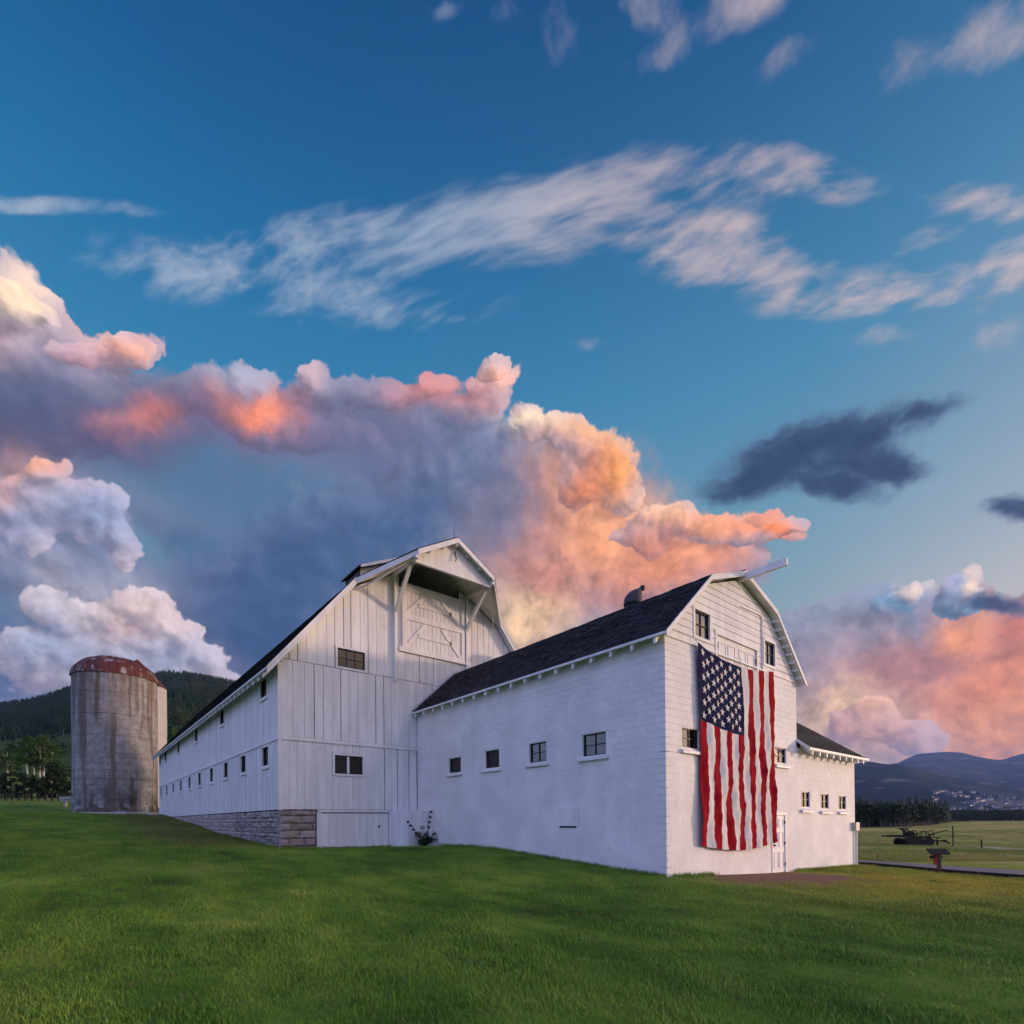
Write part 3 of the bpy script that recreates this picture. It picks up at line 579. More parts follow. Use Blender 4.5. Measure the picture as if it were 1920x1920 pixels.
def ribbon(name, edgeA, edgeB, lift, matl, label, skirt=None):
    mb = MB(); A = []; B = []
    def fine(e): return [tuple(np.array(e[i])+(np.array(e[i+1])-np.array(e[i]))*k/6) for i in range(len(e)-1) for k in range(6)]+[tuple(e[-1])]
    for a, b in zip(fine(edgeA), fine(edgeB)):
        A.append((a[0], a[1], gz(a[0], a[1])+lift)); B.append((b[0], b[1], gz(b[0], b[1])+lift))
    m = len(A); mb.add(A+B, [(i, i+1, m+i+1, m+i) for i in range(m-1)])
    if skirt:
        for E in (A, B): mb.add(E+[(p[0], p[1], p[2]-lift-0.1) for p in E], [(i, i+1, m+i+1, m+i) for i in range(m-1)], 1)
    return tag(mb.obj(name, [matl, skirt or matl]), label, kind='structure')
def runon(e, k0, k1):
    a, b = (e[0]-e[1]), (e[-1]-e[-2]); return [e[0]+a/np.linalg.norm(a)*k0] + list(e) + [e[-1]+b/np.linalg.norm(b)*k1*f for f in (.25, .5, 1.0)]
rl0 = [np.array((17.45, 2.2, 0)), np.array((16.85, -1.9, 0)), np.array((16.25, -6.0, 0))]; ru0 = [p+np.array((2.75, -.4, 0)) for p in rl0]
ru, rl = runon(ru0, 25, 90), runon(rl0, 25, 90)
ribbon('road', ru, rl, 0.16, ASPH, 'grey asphalt lane passing behind the lawn', LANE_EDGE)
pu = [hit(px, py) for px, py in ((1735, 1584.5), (1790, 1586), (1850, 1588), (1915, 1591), (2000, 1593))]
pl = [hit(px, py) for px, py in ((1735, 1586.5), (1790, 1588.5), (1850, 1591), (1915, 1594), (2000, 1597))]
pu, pl = runon(pu, .5, 70), runon(pl, .5, 70)
ribbon('path', pu, pl, 0.02, CONC, 'pale footpath crossing the meadow')
# ---------------------------------------------------------------- building parts
L, XB0, XB1, YB1 = 13.80, -6.30, 8.02, 51.2      # annex length; barn left, right and far walls
XC = (XB0+XB1)/2
def window(parent, axis, plane, a0, a1, z0, z1, nx, nz, depth=0.10, casing=0.09, proud=0.03, sill=0.0, glass=None, sillz=None, lip=None, sash=None, divider=False):
    """window part: casing and reveal; panes, muntins and sill are its sub-parts"""
    P = face(axis, plane); mb = MB()
    if casing:
        c = casing
        P(mb, a0-c, a0, -proud, depth, z0, z1+c); P(mb, a1, a1+c, -proud, depth, z0, z1+c)
        P(mb, a0, a1, -proud-0.004, depth, z1, z1+c); P(mb, a0-c, a1+c, -proud, depth, z0-c, z0)
    else:
        e = 0.02
        P(mb, a0-0.004, a0+e, 0.012, depth, z0, z1); P(mb, a1-e, a1+0.004, 0.012, depth, z0, z1); P(mb, a0+e, a1-e, 0.014, depth, z1-e, z1+0.004); P(mb, a0+e, a1-e, 0.014, depth, z0-0.004, z0+e)
        a0, a1, z0, z1 = a0+e, a1-e, z0+e, z1-e
    w = mb.obj('window', TRIM, parent)
    s = 0.035; mm = MB()
    P(mm, a0, a0+s, depth-0.035, depth+0.01, z0, z1); P(mm, a1-s, a1, depth-0.035, depth+0.01, z0, z1)
    P(mm, a0+s, a1-s, depth-0.033, depth+0.01, z1-s, z1); P(mm, a0+s, a1-s, depth-0.033, depth+0.01, z0, z0+s)
    ia0, ia1, iz0, iz1 = a0+s, a1-s, z0+s, z1-s; u = 0.022
    for i in range(1, nx):
        x = ia0+(ia1-ia0)*i/nx; P(mm, x-u/2, x+u/2, depth-0.03, depth+0.01, iz0, iz1)
    for j in range(1, nz):
        z = iz0+(iz1-iz0)*j/nz; P(mm, ia0, ia1, depth-0.029, depth+0.01, z-u/2, z+u/2)
    mm.obj('sash', sash or SASH, w)
    for i in range(nx):
        for j in range(nz):
            pb = MB(); k = random.uniform(-.003, .003)
            xa, xb = ia0+(ia1-ia0)*i/nx, ia0+(ia1-ia0)*(i+1)/nx; za, zb = iz0+(iz1-iz0)*j/nz, iz0+(iz1-iz0)*(j+1)/nz
            q = [(xa, depth+k, za), (xb, depth-k, za), (xb, depth-k*0.5, zb), (xa, depth+k*1.5, zb)]
            q += [(a, t_+0.012, z) for a, t_, z in q]
            f = (lambda a, t_, z: (a, plane+t_, z)) if axis == 'x' else (lambda a, t_, z: (plane+t_, a, z))
            pb.hexa([f(*p) for p in q]); pb.obj('pane', glass or GLASS, w)
    if sill:
        sb = MB(); zt = sillz if sillz else z0-0.02; o = 0.07
        f = (lambda a, t_, z: (a, plane+t_, z)) if axis == 'x' else (lambda a, t_, z: (plane+t_, a, z))
        e0, e1 = (lip or (a0-o, a1+o))
        pr = [(-0.0, zt), (-sill, zt-0.05), (-sill, zt-0.13), (-0.0, zt-0.13), (0.09, zt-0.13), (0.09, zt)]
        sb.prism([f(e0, t_, z) for t_, z in pr], Vector(f(e1, 0, 0))-Vector(f(e0, 0, 0))); sb.obj('sill', TRIM, w)
    return w
def wall_sheet(mb, axis, plane, a0, a1, z0, z1, t0, t1, holes):
    P = face(axis, plane)
    # cut in full-height strips so neighbouring pieces butt
    xs = sorted({a0, a1} | {h for q in holes for h in q[:2] if a0 < h < a1})
    for xa, xb in zip(xs[:-1], xs[1:]):
        segs = [(z0, z1)]
        for h in holes:
            if h[0] < (xa+xb)/2 < h[1]:
                segs = [s for q in segs for s in ((q[0], min(q[1], h[2])), (max(q[0], h[3]), q[1])) if s[1]-s[0] > 0.01]
        for za, zb in segs: P(mb, xa, xb, t0, t1, za, zb)
def profile(pts):
    xs = [p[0] for p in pts]; zs = [p[1] for p in pts]
    return lambda x: float(np.interp(x, xs, zs))
def sloped_box(mb, x0, x1, y0, y1, z0, f, dz=0.0):
    """upright board in a gable: its top follows the roof line f"""
    za, zb = f(x0)+dz, f(x1)+dz
    if max(za, zb) <= z0+0.01: return False
    za, zb = max(za, z0+0.005), max(zb, z0+0.005)
    mb.hexa([(x0,y0,z0),(x1,y0,z0),(x1,y1,z0),(x0,y1,z0),(x0,y0,za),(x1,y0,zb),(x1,y1,zb),(x0,y1,za)]); return True
def shingles(name, parent, slopes, course, tab, kind='stuff'):
    mb = MB()
    for e, t_, y0, y1 in slopes:                       # eave (x, z), top (x, z), run in y
        e, t_ = Vector((e[0], 0, e[1])), Vector((t_[0], 0, t_[1])); d = t_-e; ln = d.length; d.normalize()
        nrm = Vector((-d.z, 0, d.x)); nrm = nrm if nrm.z > 0 else -nrm
        k = int(math.ceil(ln/course))
        for i in range(k):
            s0, s1 = i*course, min((i+1.06)*course, ln); y = y0 - random.random()*tab
            while y < y1:
                w = tab*random.uniform(0.8, 1.2); ya, yb = max(y, y0), min(y+w-0.006, y1); y += w
                if yb-ya < 0.02: continue
                lift = random.uniform(0.014, 0.030); jz = random.uniform(-0.006, 0.006)
                p0 = e+d*(s0+jz); p1 = e+d*s1
                q = [p0+nrm*lift, p1+nrm*0.004]
                a, b = Vector((0, ya, 0)), Vector((0, yb, 0))
                mb.add([p0+a, p0+b, q[0]+b, q[0]+a, q[1]+b, q[1]+a], [(0, 1, 2, 3), (3, 2, 4, 5)])
    return mb.obj(name, SHING, parent, kind=kind)
# ================================================================= barn
barn = thing('barn', 'tall white gambrel barn with hay hood, vertical boards and stone footing', 'barn', (XC, L+18, 1.2))
B_PTS = [(-6.85, 7.695), (-3.158, 12.227), (XC, 14.508), (2*XC+3.158, 12.227), (2*XC+6.85, 7.695)]
BF = profile(B_PTS); bwall = lambda x: BF(x)-0.26
YF = L-0.352; YH = L-2.329
hxw, hzw = 2.079, 13.327
# hay opening and window holes of the gable, in (x, z)
G_HOLES = [(-3.88, -2.63, 8.33, 9.13), (-4.03, -2.77, 3.67, 4.47)]
HAY = (-0.90, 2.45, 12.62, 20.0)
# gable sheathing (behind the boards)
mb = MB(); xs = sorted({XB0+.02, XB1-.02, XC, -3.158, 2*XC+3.158} | {h for q in G_HOLES for h in q[:2]} | set(HAY[:2]) | set(np.arange(-6, 8, 1.0)))
for xa, xb in zip(xs[:-1], xs[1:]):
    xm = (xa+xb)/2; segs = []; z = 2.095
    for h in sorted([q for q in G_HOLES+[HAY] if q[0] < xm < q[1]], key=lambda q: q[2]):
        mb.box(xa, xb, L+.022, L+.12, z, h[2]); z = h[3]
    sloped_box(mb, xa, xb, L+.022, L+.12, z, bwall)
hb = [(16.2, 15.2), (20.2, 19.2)]
LW = [(15.70+3.77*i) for i in range(10)]; UW = [15.93, 24.1, 31.9, 39.4, 46.6, 50.2]
S_HOLES = [(y-.47, y+.47, 4.03, 4.82) for y in LW] + [(y-.50, y+.50, 7.02, 7.80) for y in UW]
wall_sheet(mb, 'y', XB0, L+.12, YB1, 2.1, 8.2, .022, .12, S_HOLES)
mb.box(XB1-.12, XB1, L+.12, YB1, 0, 8.2)
for xa, xb in zip(xs[:-1], xs[1:]): sloped_box(mb, xa, xb, YB1-.1, YB1, 0.3, bwall)
mb.obj('wall', OLDW, barn)
# gable boards: three bands
def gable_boards(z0, z1, wmin, wmax, holes, y0, y1, xa, xb, top=None, name='board'):
    x = xa
    while x < xb-0.02:
        w = random.uniform(wmin, wmax); xe = min(x+w, xb); xe = xb if xb-xe < 0.12 else xe
        o = random.uniform(-0.006, 0.006); g_ = random.choice((0.008, 0.014, 0.022, 0.034))
        for ra, rb, za, zb in rect_sub([(x, xe-g_, z0+random.uniform(0, .012), z1)], holes):
            m_ = MB(); ok = True
            if top is not None and zb > z1-0.01 and top(ra) < z1+3 : ok = sloped_box(m_, ra, rb, y0+o, y1, za, lambda q: min(top(q), z1))
            else: m_.box(ra, rb, y0+o, y1, za, zb)
            if ok: m_.obj(name, WOOD, barn)
        x = xe
cas = lambda h, c=.10: (h[0]-c, h[1]+c, h[2]-c, h[3]+c)
gable_boards(2.11, 4.95, .26, .36, [cas(G_HOLES[1])], L-.004, L+.02, XB0+.10, 0.0)
gable_boards(5.10, 8.235, .34, .48, [cas(G_HOLES[0])], L-.004, L+.02, XB0+.10, XB1-.05, top=bwall)
gable_boards(8.25, 30.0, .32, .44, [cas(G_HOLES[0]), (HAY[0]-.02, HAY[1]+.02, HAY[2], 40)], L-.010, L+.02, XB0+.10, XB1-.05, top=bwall)
# thin battens between the lower boards
for x in np.arange(-6.0, -0.1, 0.31):
    for ra, rb, za, zb in rect_sub([(x, x+.055, 2.16, 4.90)], [cas(G_HOLES[1])]):
        MB().box(ra, rb, L-.018, L-.0035, za, zb).obj('batten', WOOD, barn)
m_ = MB().box(XB0-.045, XB0+.095, L-.03, L+.06, 2.08, bwall(XB0)-0.02); m_.obj('corner_board', TRIM, barn)
MB().box(XB0+.10, -.01, L-.05, L+.02, 4.95, 5.09).obj('belt_board', TRIM, barn)
MB().box(XB0-.05, XB0+.02, L+.07, YB1, 4.95, 5.06).obj('belt_board', TRIM, barn)
window(barn, 'x', L, *G_HOLES[0], 3, 2, depth=.07, proud=.045, glass=GLASSD)
wlo = window(barn, 'x', L, *G_HOLES[1], 1, 1, depth=.07, proud=.045, glass=SCREEN)
MB().box(-3.46, -3.36, L+.02, L+.075, 3.70, 4.44).obj('divider', TRIM, wlo)
for x, z in ((-4.62, 4.79), (-1.32, 4.80)):
    mb = MB().lathe([(0.0, .03), (.05, .03), (.055, .016), (.12, .014), (.125, 0)], n=16)
    mb.v = [(x+a, L-.02-c, z+b) for a, b, c in mb.v]; mb.obj('tie_plate', TRIM, barn)
# long side boards and windows
far_mb = MB()
def side_boards(z0, z1, pitch, jit, t0, gaps):
    y = L+.08
    while y < YB1-.02:
        w = pitch*random.uniform(1-jit, 1+jit); ye = min(y+w, YB1); g_ = random.choice(gaps)
        for ra, rb, za, zb in rect_sub([(y, ye-g_, z0, z1)], [cas(h, .09) for h in S_HOLES]):
            m_ = MB() if y < 30 else far_mb
            m_.box(XB0-t0+random.uniform(-.004, .004), XB0+.02, ra, rb, za, zb)
            if y < 30: m_.obj('board', WOOD, barn)
        y = ye
side_boards(2.11, 4.945, .30, .12, .004, (.035, .055, .075)); side_boards(5.065, 8.10, .42, .15, .004, (.014, .026, .042))
far_mb.obj('far_boards', WOOD, barn, kind='stuff')
for h in S_HOLES: window(barn, 'y', XB0, *h, 2, 2, depth=.09, casing=.085, proud=.04, sill=.07)
# roof deck, shingles, rake boards, rafter tails
mb = MB()
for (x0, z0), (x1, z1) in zip(B_PTS[:-1], B_PTS[1:]):
    d = Vector((x1-x0, 0, z1-z0)).normalized(); nn = Vector((-d.z, 0, d.x)); nn = nn if nn.z > 0 else -nn
    p = [Vector((x0, YF, z0))-nn*.13, Vector((x1, YF, z1))-nn*.13, Vector((x1, YB1+.35, z1))-nn*.13, Vector((x0, YB1+.35, z0))-nn*.13]
    mb.hexa(p+[q+nn*.115 for q in p])
mb.obj('roof_deck', WOOD, barn)
shingles('shingles', barn, [(B_PTS[0], B_PTS[1], YF-.02, YB1+.36), (B_PTS[1], B_PTS[2], YF-.02, YB1+.36), (B_PTS[4], B_PTS[3], YF-.02, YB1+.36), (B_PTS[3], B_PTS[2], YF-.02, YB1+.36)], .21, .5)
def rake(p, q, h, name, parent, th=.045, back=(0, 1, 0), drop=0.0):
    p, q = Vector(p), Vector(q); m_ = MB(); dn = Vector((0, 0, -h)); b = Vector(back)*th; dr = Vector((0, 0, -drop))
    m_.hexa([p+dn+dr, q+dn+dr, q+dn+dr+b, p+dn+dr+b, p+dr, q+dr, q+dr+b, p+dr+b]); return m_.obj(name, TRIM, parent)
for (x0, z0), (x1, z1) in ((B_PTS[0], B_PTS[1]), (B_PTS[4], B_PTS[3])):
    rake((x0, YF-.05, z0+.01), (x1, YF-.05, z1+.01), .30, 'rake_board', barn)
    rake((x0, YF-.065, z0+.05), (x1, YF-.065, z1+.05), .10, 'rake_trim', barn, .03)
MB().box(-6.87, -6.83, YF, YB1+.3, 7.63, 7.70).obj('eave_board', TRIM, barn)
for i, y in enumerate(np.arange(L+.25, YB1, .82)):
    m_ = MB().prism([(-6.825, y, 7.62), (-6.31, y, 8.22), (-6.31, y, 7.98), (-6.825, y, 7.40)], (0, .09, 0)); m_.obj('rafter_tail', TRIM, barn)
# raised roof ventilator over the left slope
vn = MB(); vy0, vy1 = 13.25, 15.2
for (x0, z0), (x1, z1) in (((-3.09, 12.66), (-3.02, 12.72)), ((-3.02, 12.72), (-1.05, 13.66))):
    d = Vector((x1-x0, 0, z1-z0)).normalized(); nn = Vector((-d.z, 0, d.x))
    q_ = [Vector((x0, vy0, z0)), Vector((x1, vy0, z1)), Vector((x1, vy1, z1)), Vector((x0, vy1, z0))]; vn.hexa(q_+[q+nn*.07 for q in q_])
vo = vn.obj('roof_ventilator', SHING, barn)
MB().prism([(-2.95, vy0+.25, 12.2), (-1.1, vy0+.25, 13.3), (-1.1, vy0+.25, 13.64), (-2.95, vy0+.25, 12.74)], (0, .06, 0)).obj('ventilator_cheek', WOOD, vo)
MB().box(-3.0, -2.94, vy0+.25, vy1-.2, 12.2, 12.70).obj('ventilator_louvre', SASH, vo)
rake((-3.02, vy0-.03, 12.80), (-1.03, vy0-.03, 13.75), .13, 'ventilator_trim', vo)
# hay hood
hood = MB()
for s in (-1, 1):
    K = Vector((XC+s*(XC+3.158), YF+.02, 12.227)); A = Vector((XC+s*hxw, YH, hzw)); Rf = Vector((XC, YH, 14.508)); Rb = Vector((XC, YF+.02, 14.508))
    d = (Rf-A).normalized(); nn = Vector((-d.z*s, 0, d.x*s)); nn = nn if nn.z > 0 else -nn
    poly = [K, A, Rf, Rb]
    if s > 0: poly = poly[::-1]
    hood.prism([q-nn*.012 for q in poly], -nn*.09)
ho = hood.obj('hay_hood', WOOD, barn)
hs = MB()
for s in (-1, 1):
    K = Vector((XC+s*(XC+3.158+.02), YF+.02, 12.235)); A = Vector((XC+s*(hxw+.03), YH-.03, hzw)); Rf = Vector((XC, YH-.03, 14.53)); Rb = Vector((XC, YF+.02, 14.53))
    hs.prism([K, A, Rf, Rb] if s < 0 else [Rb, Rf, A, K], (0, 0, .03))
hs.obj('hood_shingles', SHING, ho)
for s in (-1, 1):
    K = Vector((XC+s*(XC+3.158), YF-.04, 12.227)); A = Vector((XC+s*hxw, YH, hzw)); Rf = Vector((XC, YH, 14.508))
    m_ = MB(); o = Vector((-s*.05, .03, 0)); dn = Vector((0, 0, -.22))
    m_.hexa([K+dn, A+dn, A+dn+o, K+dn+o, K, A, A+o, K+o] if s > 0 else [A+dn, K+dn, K+dn+o, A+dn+o, A, K, K+o, A+o]); m_.obj('hood_edge_board', TRIM, ho)
    rake(A+Vector((0, -.05, 0.0)), Rf+Vector((0, -.05, 0.0)), .23, 'hood_rake_board', ho)
    # purlins under the hood
    for k in (.34, .68):
        p = A.lerp(Rf, k); b = K.lerp(Vector((XC, YF, 14.508)), k)
        MB().beam(p+Vector((0, .1, -.17)), (p.x, L+.0, p.z-.17), .09, .13).obj('purlin', WOOD, ho)
    MB().beam((A.x, YH+.02, A.z-.26), (A.x, L+.02, A.z-.26), .15, .19).obj('outrigger', TRIM, ho)
    xb = -1.12 if s < 0 else 2.84
    MB().beam((xb, L-.10, 11.32), (A.x, YH+.62, A.z-.36), .15, .15, (1, 0, 0)).obj('brace', TRIM, ho)
    MB().beam((A.x+s*.06, YH+.3, A.z-.26), (K.x-s*.25, L-.08, K.z-.35), .07, .10).obj('stay', TRIM, ho)
hf = lambda x: 14.508-(14.508-hzw)*abs(x-XC)/hxw - 0.10
x = XC-1.98
while x < XC+1.95:
    xe = min(x+random.uniform(.30, .40), XC+1.98); m_ = MB()
    if sloped_box(m_, x, xe-.006, YH+.30, YH+.34, 12.98, hf): m_.obj('gable_board', WOOD, ho)
    x = xe
MB().box(XC-2.05, XC+2.05, YH+.26, YH+.40, 12.90, 13.00).obj('tie_beam', TRIM, ho)
MB().tube([(XC, YH+.25, 14.0), (XC, YH+.2, 13.75), (XC+.03, YH+.18, 13.62), (XC-.04, YH+.16, 13.5)], .025, 6).obj('hook', DARK, ho)
MB().beam((XC, YH+.02, 14.24), (XC, L+1, 14.24), .12, .16).obj('ridge_beam', WOOD, ho)
MB().tube([(XC, YH+.3, 14.4), (XC, YH+.3, 15.25)], [.018, .006], 5).obj('lightning_rod', DARK, barn)
# hay door (lowered on its tracks)
hd = MB().box(-.78, 2.74, L-.045, L-.012, 9.58, 12.82).obj('hay_door', WOOD, barn)
x = -.76
while x < 2.70:
    xe = min(x+random.uniform(.20, .25), 2.72); MB().box(x, xe-.022, L-.070+random.uniform(-.004, .004), L-.046, 9.62, 12.60).obj('board', WOOD, hd); x = xe
def dbar(a, b, w=.20):
    MB().beam((a[0], L-.090, a[1]), (b[0], L-.095, b[1]), .048, w, (0, 0, 1) if abs(a[1]-b[1]) < .9*abs(a[0]-b[0]) else (1, 0, 0)).obj('rail', TRIM, hd)
dbar((-.80, 12.66), (2.76, 12.66), .34); dbar((-.95, 9.68), (2.88, 9.68), .24); dbar((-.78, 11.24), (2.74, 11.24), .24)
for x in (-.69, 2.66): MB().box(x-.10, x+.10, L-.115, L-.073, 9.80, 11.12).obj('stile', TRIM, hd); MB().box(x-.10, x+.10, L-.115, L-.073, 11.36, 12.49).obj('stile', TRIM, hd)
def diag(a, b, w=.17):
    p, q = Vector((a[0], L-.106, a[1])), Vector((b[0], L-.106, b[1])); d = (q-p).normalized(); n_ = Vector((-d.z, 0, d.x))*w/2
    MB().prism([p-n_, q-n_, q+n_, p+n_], (0, .030, 0)).obj('diagonal', TRIM, hd)
for base, h in ((9.80, 1.30), (11.36, 1.12)):
    diag((-.58, base+.02), (.44, base+h-.04)); diag((1.40, base+h-.04), (2.52, base+.02)); diag((.02, base+h*.50), (1.95, base+h*.50), .16)
for x, z0, z1 in ((-1.16, 8.1, 13.1), (2.86, 9.35, 12.9)):
    MB().box(x-.05, x+.05, L-.16, L-.011, z0, z1).obj('door_track', TRIM, barn)
MB().box(-.92, 2.48, L-.02, L+.10, 12.5, 12.62).obj('opening_sill', TRIM, barn)
# foundation, basement door, pier
mb = MB(); mb.box(XB0+.07, -4.82, L+.08, L+.3, -.2, 2.09); mb.box(XB0+.09, XB0+.3, L+.3, YB1, -.2, 2.09); mb.box(-4.82, 0.1, L+.12, L+.3, -.2, 2.1); mb.box(XB1-.3, XB1-.01, L+.3, YB1, -1.5, 2.1)
mb.obj('footing', MORTAR, barn)
def stone(a0, a1, z0, z1, axis, plane, matl, parent, mb_=None, j=.02, proud=.05):
    """one rough stone: irregular outline, bulging face"""
    k = 2 if a1-a0 > .5 else 1; ring = []
    for (u, w) in ([(i/(k+1), 0) for i in range(k+1)] + [(1, i/2) for i in range(2)] + [(1-i/(k+1), 1) for i in range(k+1)] + [(0, 1-i/2) for i in range(2)]):
        ring.append((a0+(a1-a0)*u+random.uniform(-j, j)*.6, z0+(z1-z0)*w+random.uniform(-j, j)*.6))
    n_ = len(ring); ca, cz = (a0+a1)/2, (z0+z1)/2; vs = []
    sh = min(.82, 1-.045/max(.06, (z1-z0)/2))
    for t_, s in ((.12, 1.0), (.012, 1.0), (-proud*random.uniform(.5, 1.0), sh)):
        for a, z in ring: vs.append((ca+(a-ca)*s, t_+(random.uniform(-.012, .012) if s < 1 else 0), cz+(z-cz)*s))
    vs.append((ca+random.uniform(-.05, .05)*(a1-a0), -proud*random.uniform(.8, 1.3), cz))
    fs = [(i, (i+1) % n_, n_+(i+1) % n_, n_+i) for i in range(n_)] + [(n_+i, n_+(i+1) % n_, 2*n_+(i+1) % n_, 2*n_+i) for i in range(n_)] + [(2*n_+i, 2*n_+(i+1) % n_, 3*n_) for i in range(n_)]
    f = (lambda a, t_, z: (a, plane+t_, z)) if axis == 'x' else (lambda a, t_, z: (plane+t_, a, z))
    m_ = mb_ if mb_ is not None else MB(); m_.add([f(*v) for v in vs], fs)
    if mb_ is None: m_.obj('stone', matl, parent)
for z0, z1, xs_ in ((1.86, 2.075, (-6.30, -5.84, -5.02, -4.83)), (1.55, 1.84, (-6.30, -5.42, -4.83)), (1.25, 1.53, (-6.30, -5.83, -4.96, -4.83)), (.92, 1.23, (-6.30, -5.48, -4.83)), (.60, .90, (-6.30, -5.92, -5.30, -4.83)), (.28, .58, (-6.33, -5.6, -4.80))):
    for a, b in zip(xs_[:-1], xs_[1:]): stone(a+.01, b-.012, z0, z1, 'x', L+.05, SAND, barn, j=.012, proud=.07)
zrow = 2.07; rest = MB(); cnt = 0
STN = []
while zrow > 0.35:
    h = random.uniform(.14, .32); y = L+.06
    while y < YB1-.1:
        w = random.uniform(.18, .55); g0 = gz(XB0-.1, y)
        if zrow > g0-.05:
            if h > .22 and random.random() < .6:
                hh = h*random.uniform(.4, .6); STN.append((y, y+w, zrow-hh, zrow)); STN.append((y, y+w*.55, zrow-h, zrow-hh)); STN.append((y+w*.55, y+w, zrow-h, zrow-hh))
            else: STN.append((y, y+w, zrow-h, zrow))
        y += w
    zrow -= h
STN.sort(key=lambda q: q[0])
for i, (a, b, z0, z1) in enumerate(STN):
    stone(a+.010, b-.010, z0+.009, z1-.009, 'y', XB0+.05, STONE, barn, None if i < 250 else rest, j=.045, proud=.075)
rest.obj('far_stones', STONE, barn, kind='stuff')
bd = MB().box(-4.72, -1.52, L+.03, L+.09, .45, 1.96).obj('basement_door', WOOD, barn)
x = -4.60
while x < -1.55:
    xe = min(x+random.uniform(.28, .42), -1.53); MB().box(x, xe-.014, L+.012+random.uniform(-.005, .005), L+.031, .50, 1.95).obj('board', WOOD, bd); x = xe
MB().box(-4.80, -4.60, L-.02, L+.10, .36, 2.02).obj('jamb', TRIM, bd); MB().box(-4.60, -1.50, L-.012, L+.05, .40, .52).obj('bottom_rail', TRIM, bd)
MB().box(-4.78, -1.50, L-.05, L+.06, 2.00, 2.10).obj('head_board', TRIM, bd)
MB().box(-2.02, -1.96, L-.02, L+.012, 1.30, 1.42).obj('latch', DARK, bd)
mb = MB(); mb.hexa([(-1.10, 12.72, .2), (-.02, 12.72, .2), (-.02, L-.01, .2), (-1.50, L+.04, .2), (-1.08, 12.74, 2.12), (-.03, 12.74, 2.06), (-.03, L-.01, 2.08), (-1.50, L+.04, 2.092)])
mb.obj('concrete_pier', TRIM, barn)
mb = MB(); mb.box(XB0-.9, XB0-.02, YB1-1.6, YB1+1.2, 2.0, 2.42); mb.box(XB0-1.6, XB0-.9, YB1-1.4, YB1+.9, 2.0, 2.30); mb.obj('door_step', CONC, barn)
MB().box(XB0-.03, XB0-.006, YB1-1.15, YB1-.25, 2.45, 3.98).obj('side_door', TRIM, barn)

# ================================================================= annex
annex = thing('milk_house', 'white painted block annex with dark gambrel roof joined to the barn', 'building', (4.3, 6.9, -.4))
A_PTS = [(-.309, 6.736), (2.10, 8.947), (4.25, 9.686), (6.45, 8.947), (8.93, 6.736)]
AF = profile(A_PTS); awall = lambda x: AF(x)-.20; WA = 8.616; YA = -.24; ZE = 6.775
XH = [(10.11, 11.06, 3.66, 4.33), (7.48, 8.41, 3.65, 4.38), (4.82, 5.76, 3.64, 4.37), (2.14, 3.16, 3.62, 4.36)]
YHOL = [(.81, 1.73, 3.66, 4.27), (6.76, 7.70, 3.59, 4.19), (6.42, 7.60, -.6, 1.70)]
GH = [(1.53, 2.36, 7.07, 7.86), (6.01, 6.79, 7.05, 7.86), (2.80, 5.42, 5.9, 7.36)]
mb = MB()
wall_sheet(mb, 'y', 0.0, .009, L-.0, -.6, ZE, .009, .2, XH)
wall_sheet(mb, 'x', 0.0, .009, WA, -1.0, ZE, .009, .2, YHOL+[GH[2]])
mb.box(WA-.2, WA, .2, L, -.8, ZE)
for xa, xb in zip(*(lambda q: (q[:-1], q[1:]))(sorted({.0, WA, 4.25, 2.10, 6.45, *(h for q in GH for h in q[:2])}))):
    z = ZE
    for h in sorted([q for q in GH if q[0] < (xa+xb)/2 < q[1]], key=lambda q: q[2]):
        if h[2] > z: mb.box(xa, xb, .03, .2, z, h[2])
        z = h[3]
    sloped_box(mb, xa, xb, .03, .2, z, awall)
mb.obj('wall', BLOCK, annex)
# blocks of the two visible walls: 300 nearest as single pieces, the others joined
BW, BH, GJ = .405, .2035, .009
full = {}
def block_list(axis, a0, a1, z0, z1, holes, zjoint):
    out = []; k0 = math.floor((z0-zjoint)/BH)
    for k in range(k0, int((z1-zjoint)/BH)+1):
        za, zb = zjoint+k*BH, zjoint+(k+1)*BH; zb = min(zb, z1)
        if zb-za < .05: continue
        a = a0 - (BW/2 if k % 2 else 0)
        while a < a1-.01:
            q = (max(a, a0), min(a+BW, a1), za, zb); a += BW
            if q[1]-q[0] < .04: continue
            for r in rect_sub([q], holes):
                if r[1]-r[0] > .03 and r[3]-r[2] > .03: out.append((axis, *r))
    return out
BL = block_list('y', .0, L, -.1, ZE, XH, 3.5) + block_list('x', .012, WA, -.7, ZE, YHOL+[GH[2]], 3.5)
def seen_size(b):
    ax_, a0, a1, z0, z1 = b; c = np.array([0, (a0+a1)/2, (z0+z1)/2]) if ax_ == 'y' else np.array([(a0+a1)/2, 0, (z0+z1)/2])
    d = c-CAM; dist = np.linalg.norm(d); return (a1-a0)*(z1-z0)*abs(d[0 if ax_ == 'y' else 1])/dist**3
BL.sort(key=seen_size, reverse=True)
def add_block(mb, b, shift=True):
    ax_, a0, a1, z0, z1 = b; o = random.uniform(-.0012, .0012); g2 = GJ/2
    bz = .014 if abs(z1-3.5) < .01 else g2
    face(ax_, 0.0)(mb, a0+.0018, a1-.0018, o, .03, z0+g2, z1-bz)
bm_shared = {}
rest = MB(); nblk = 0
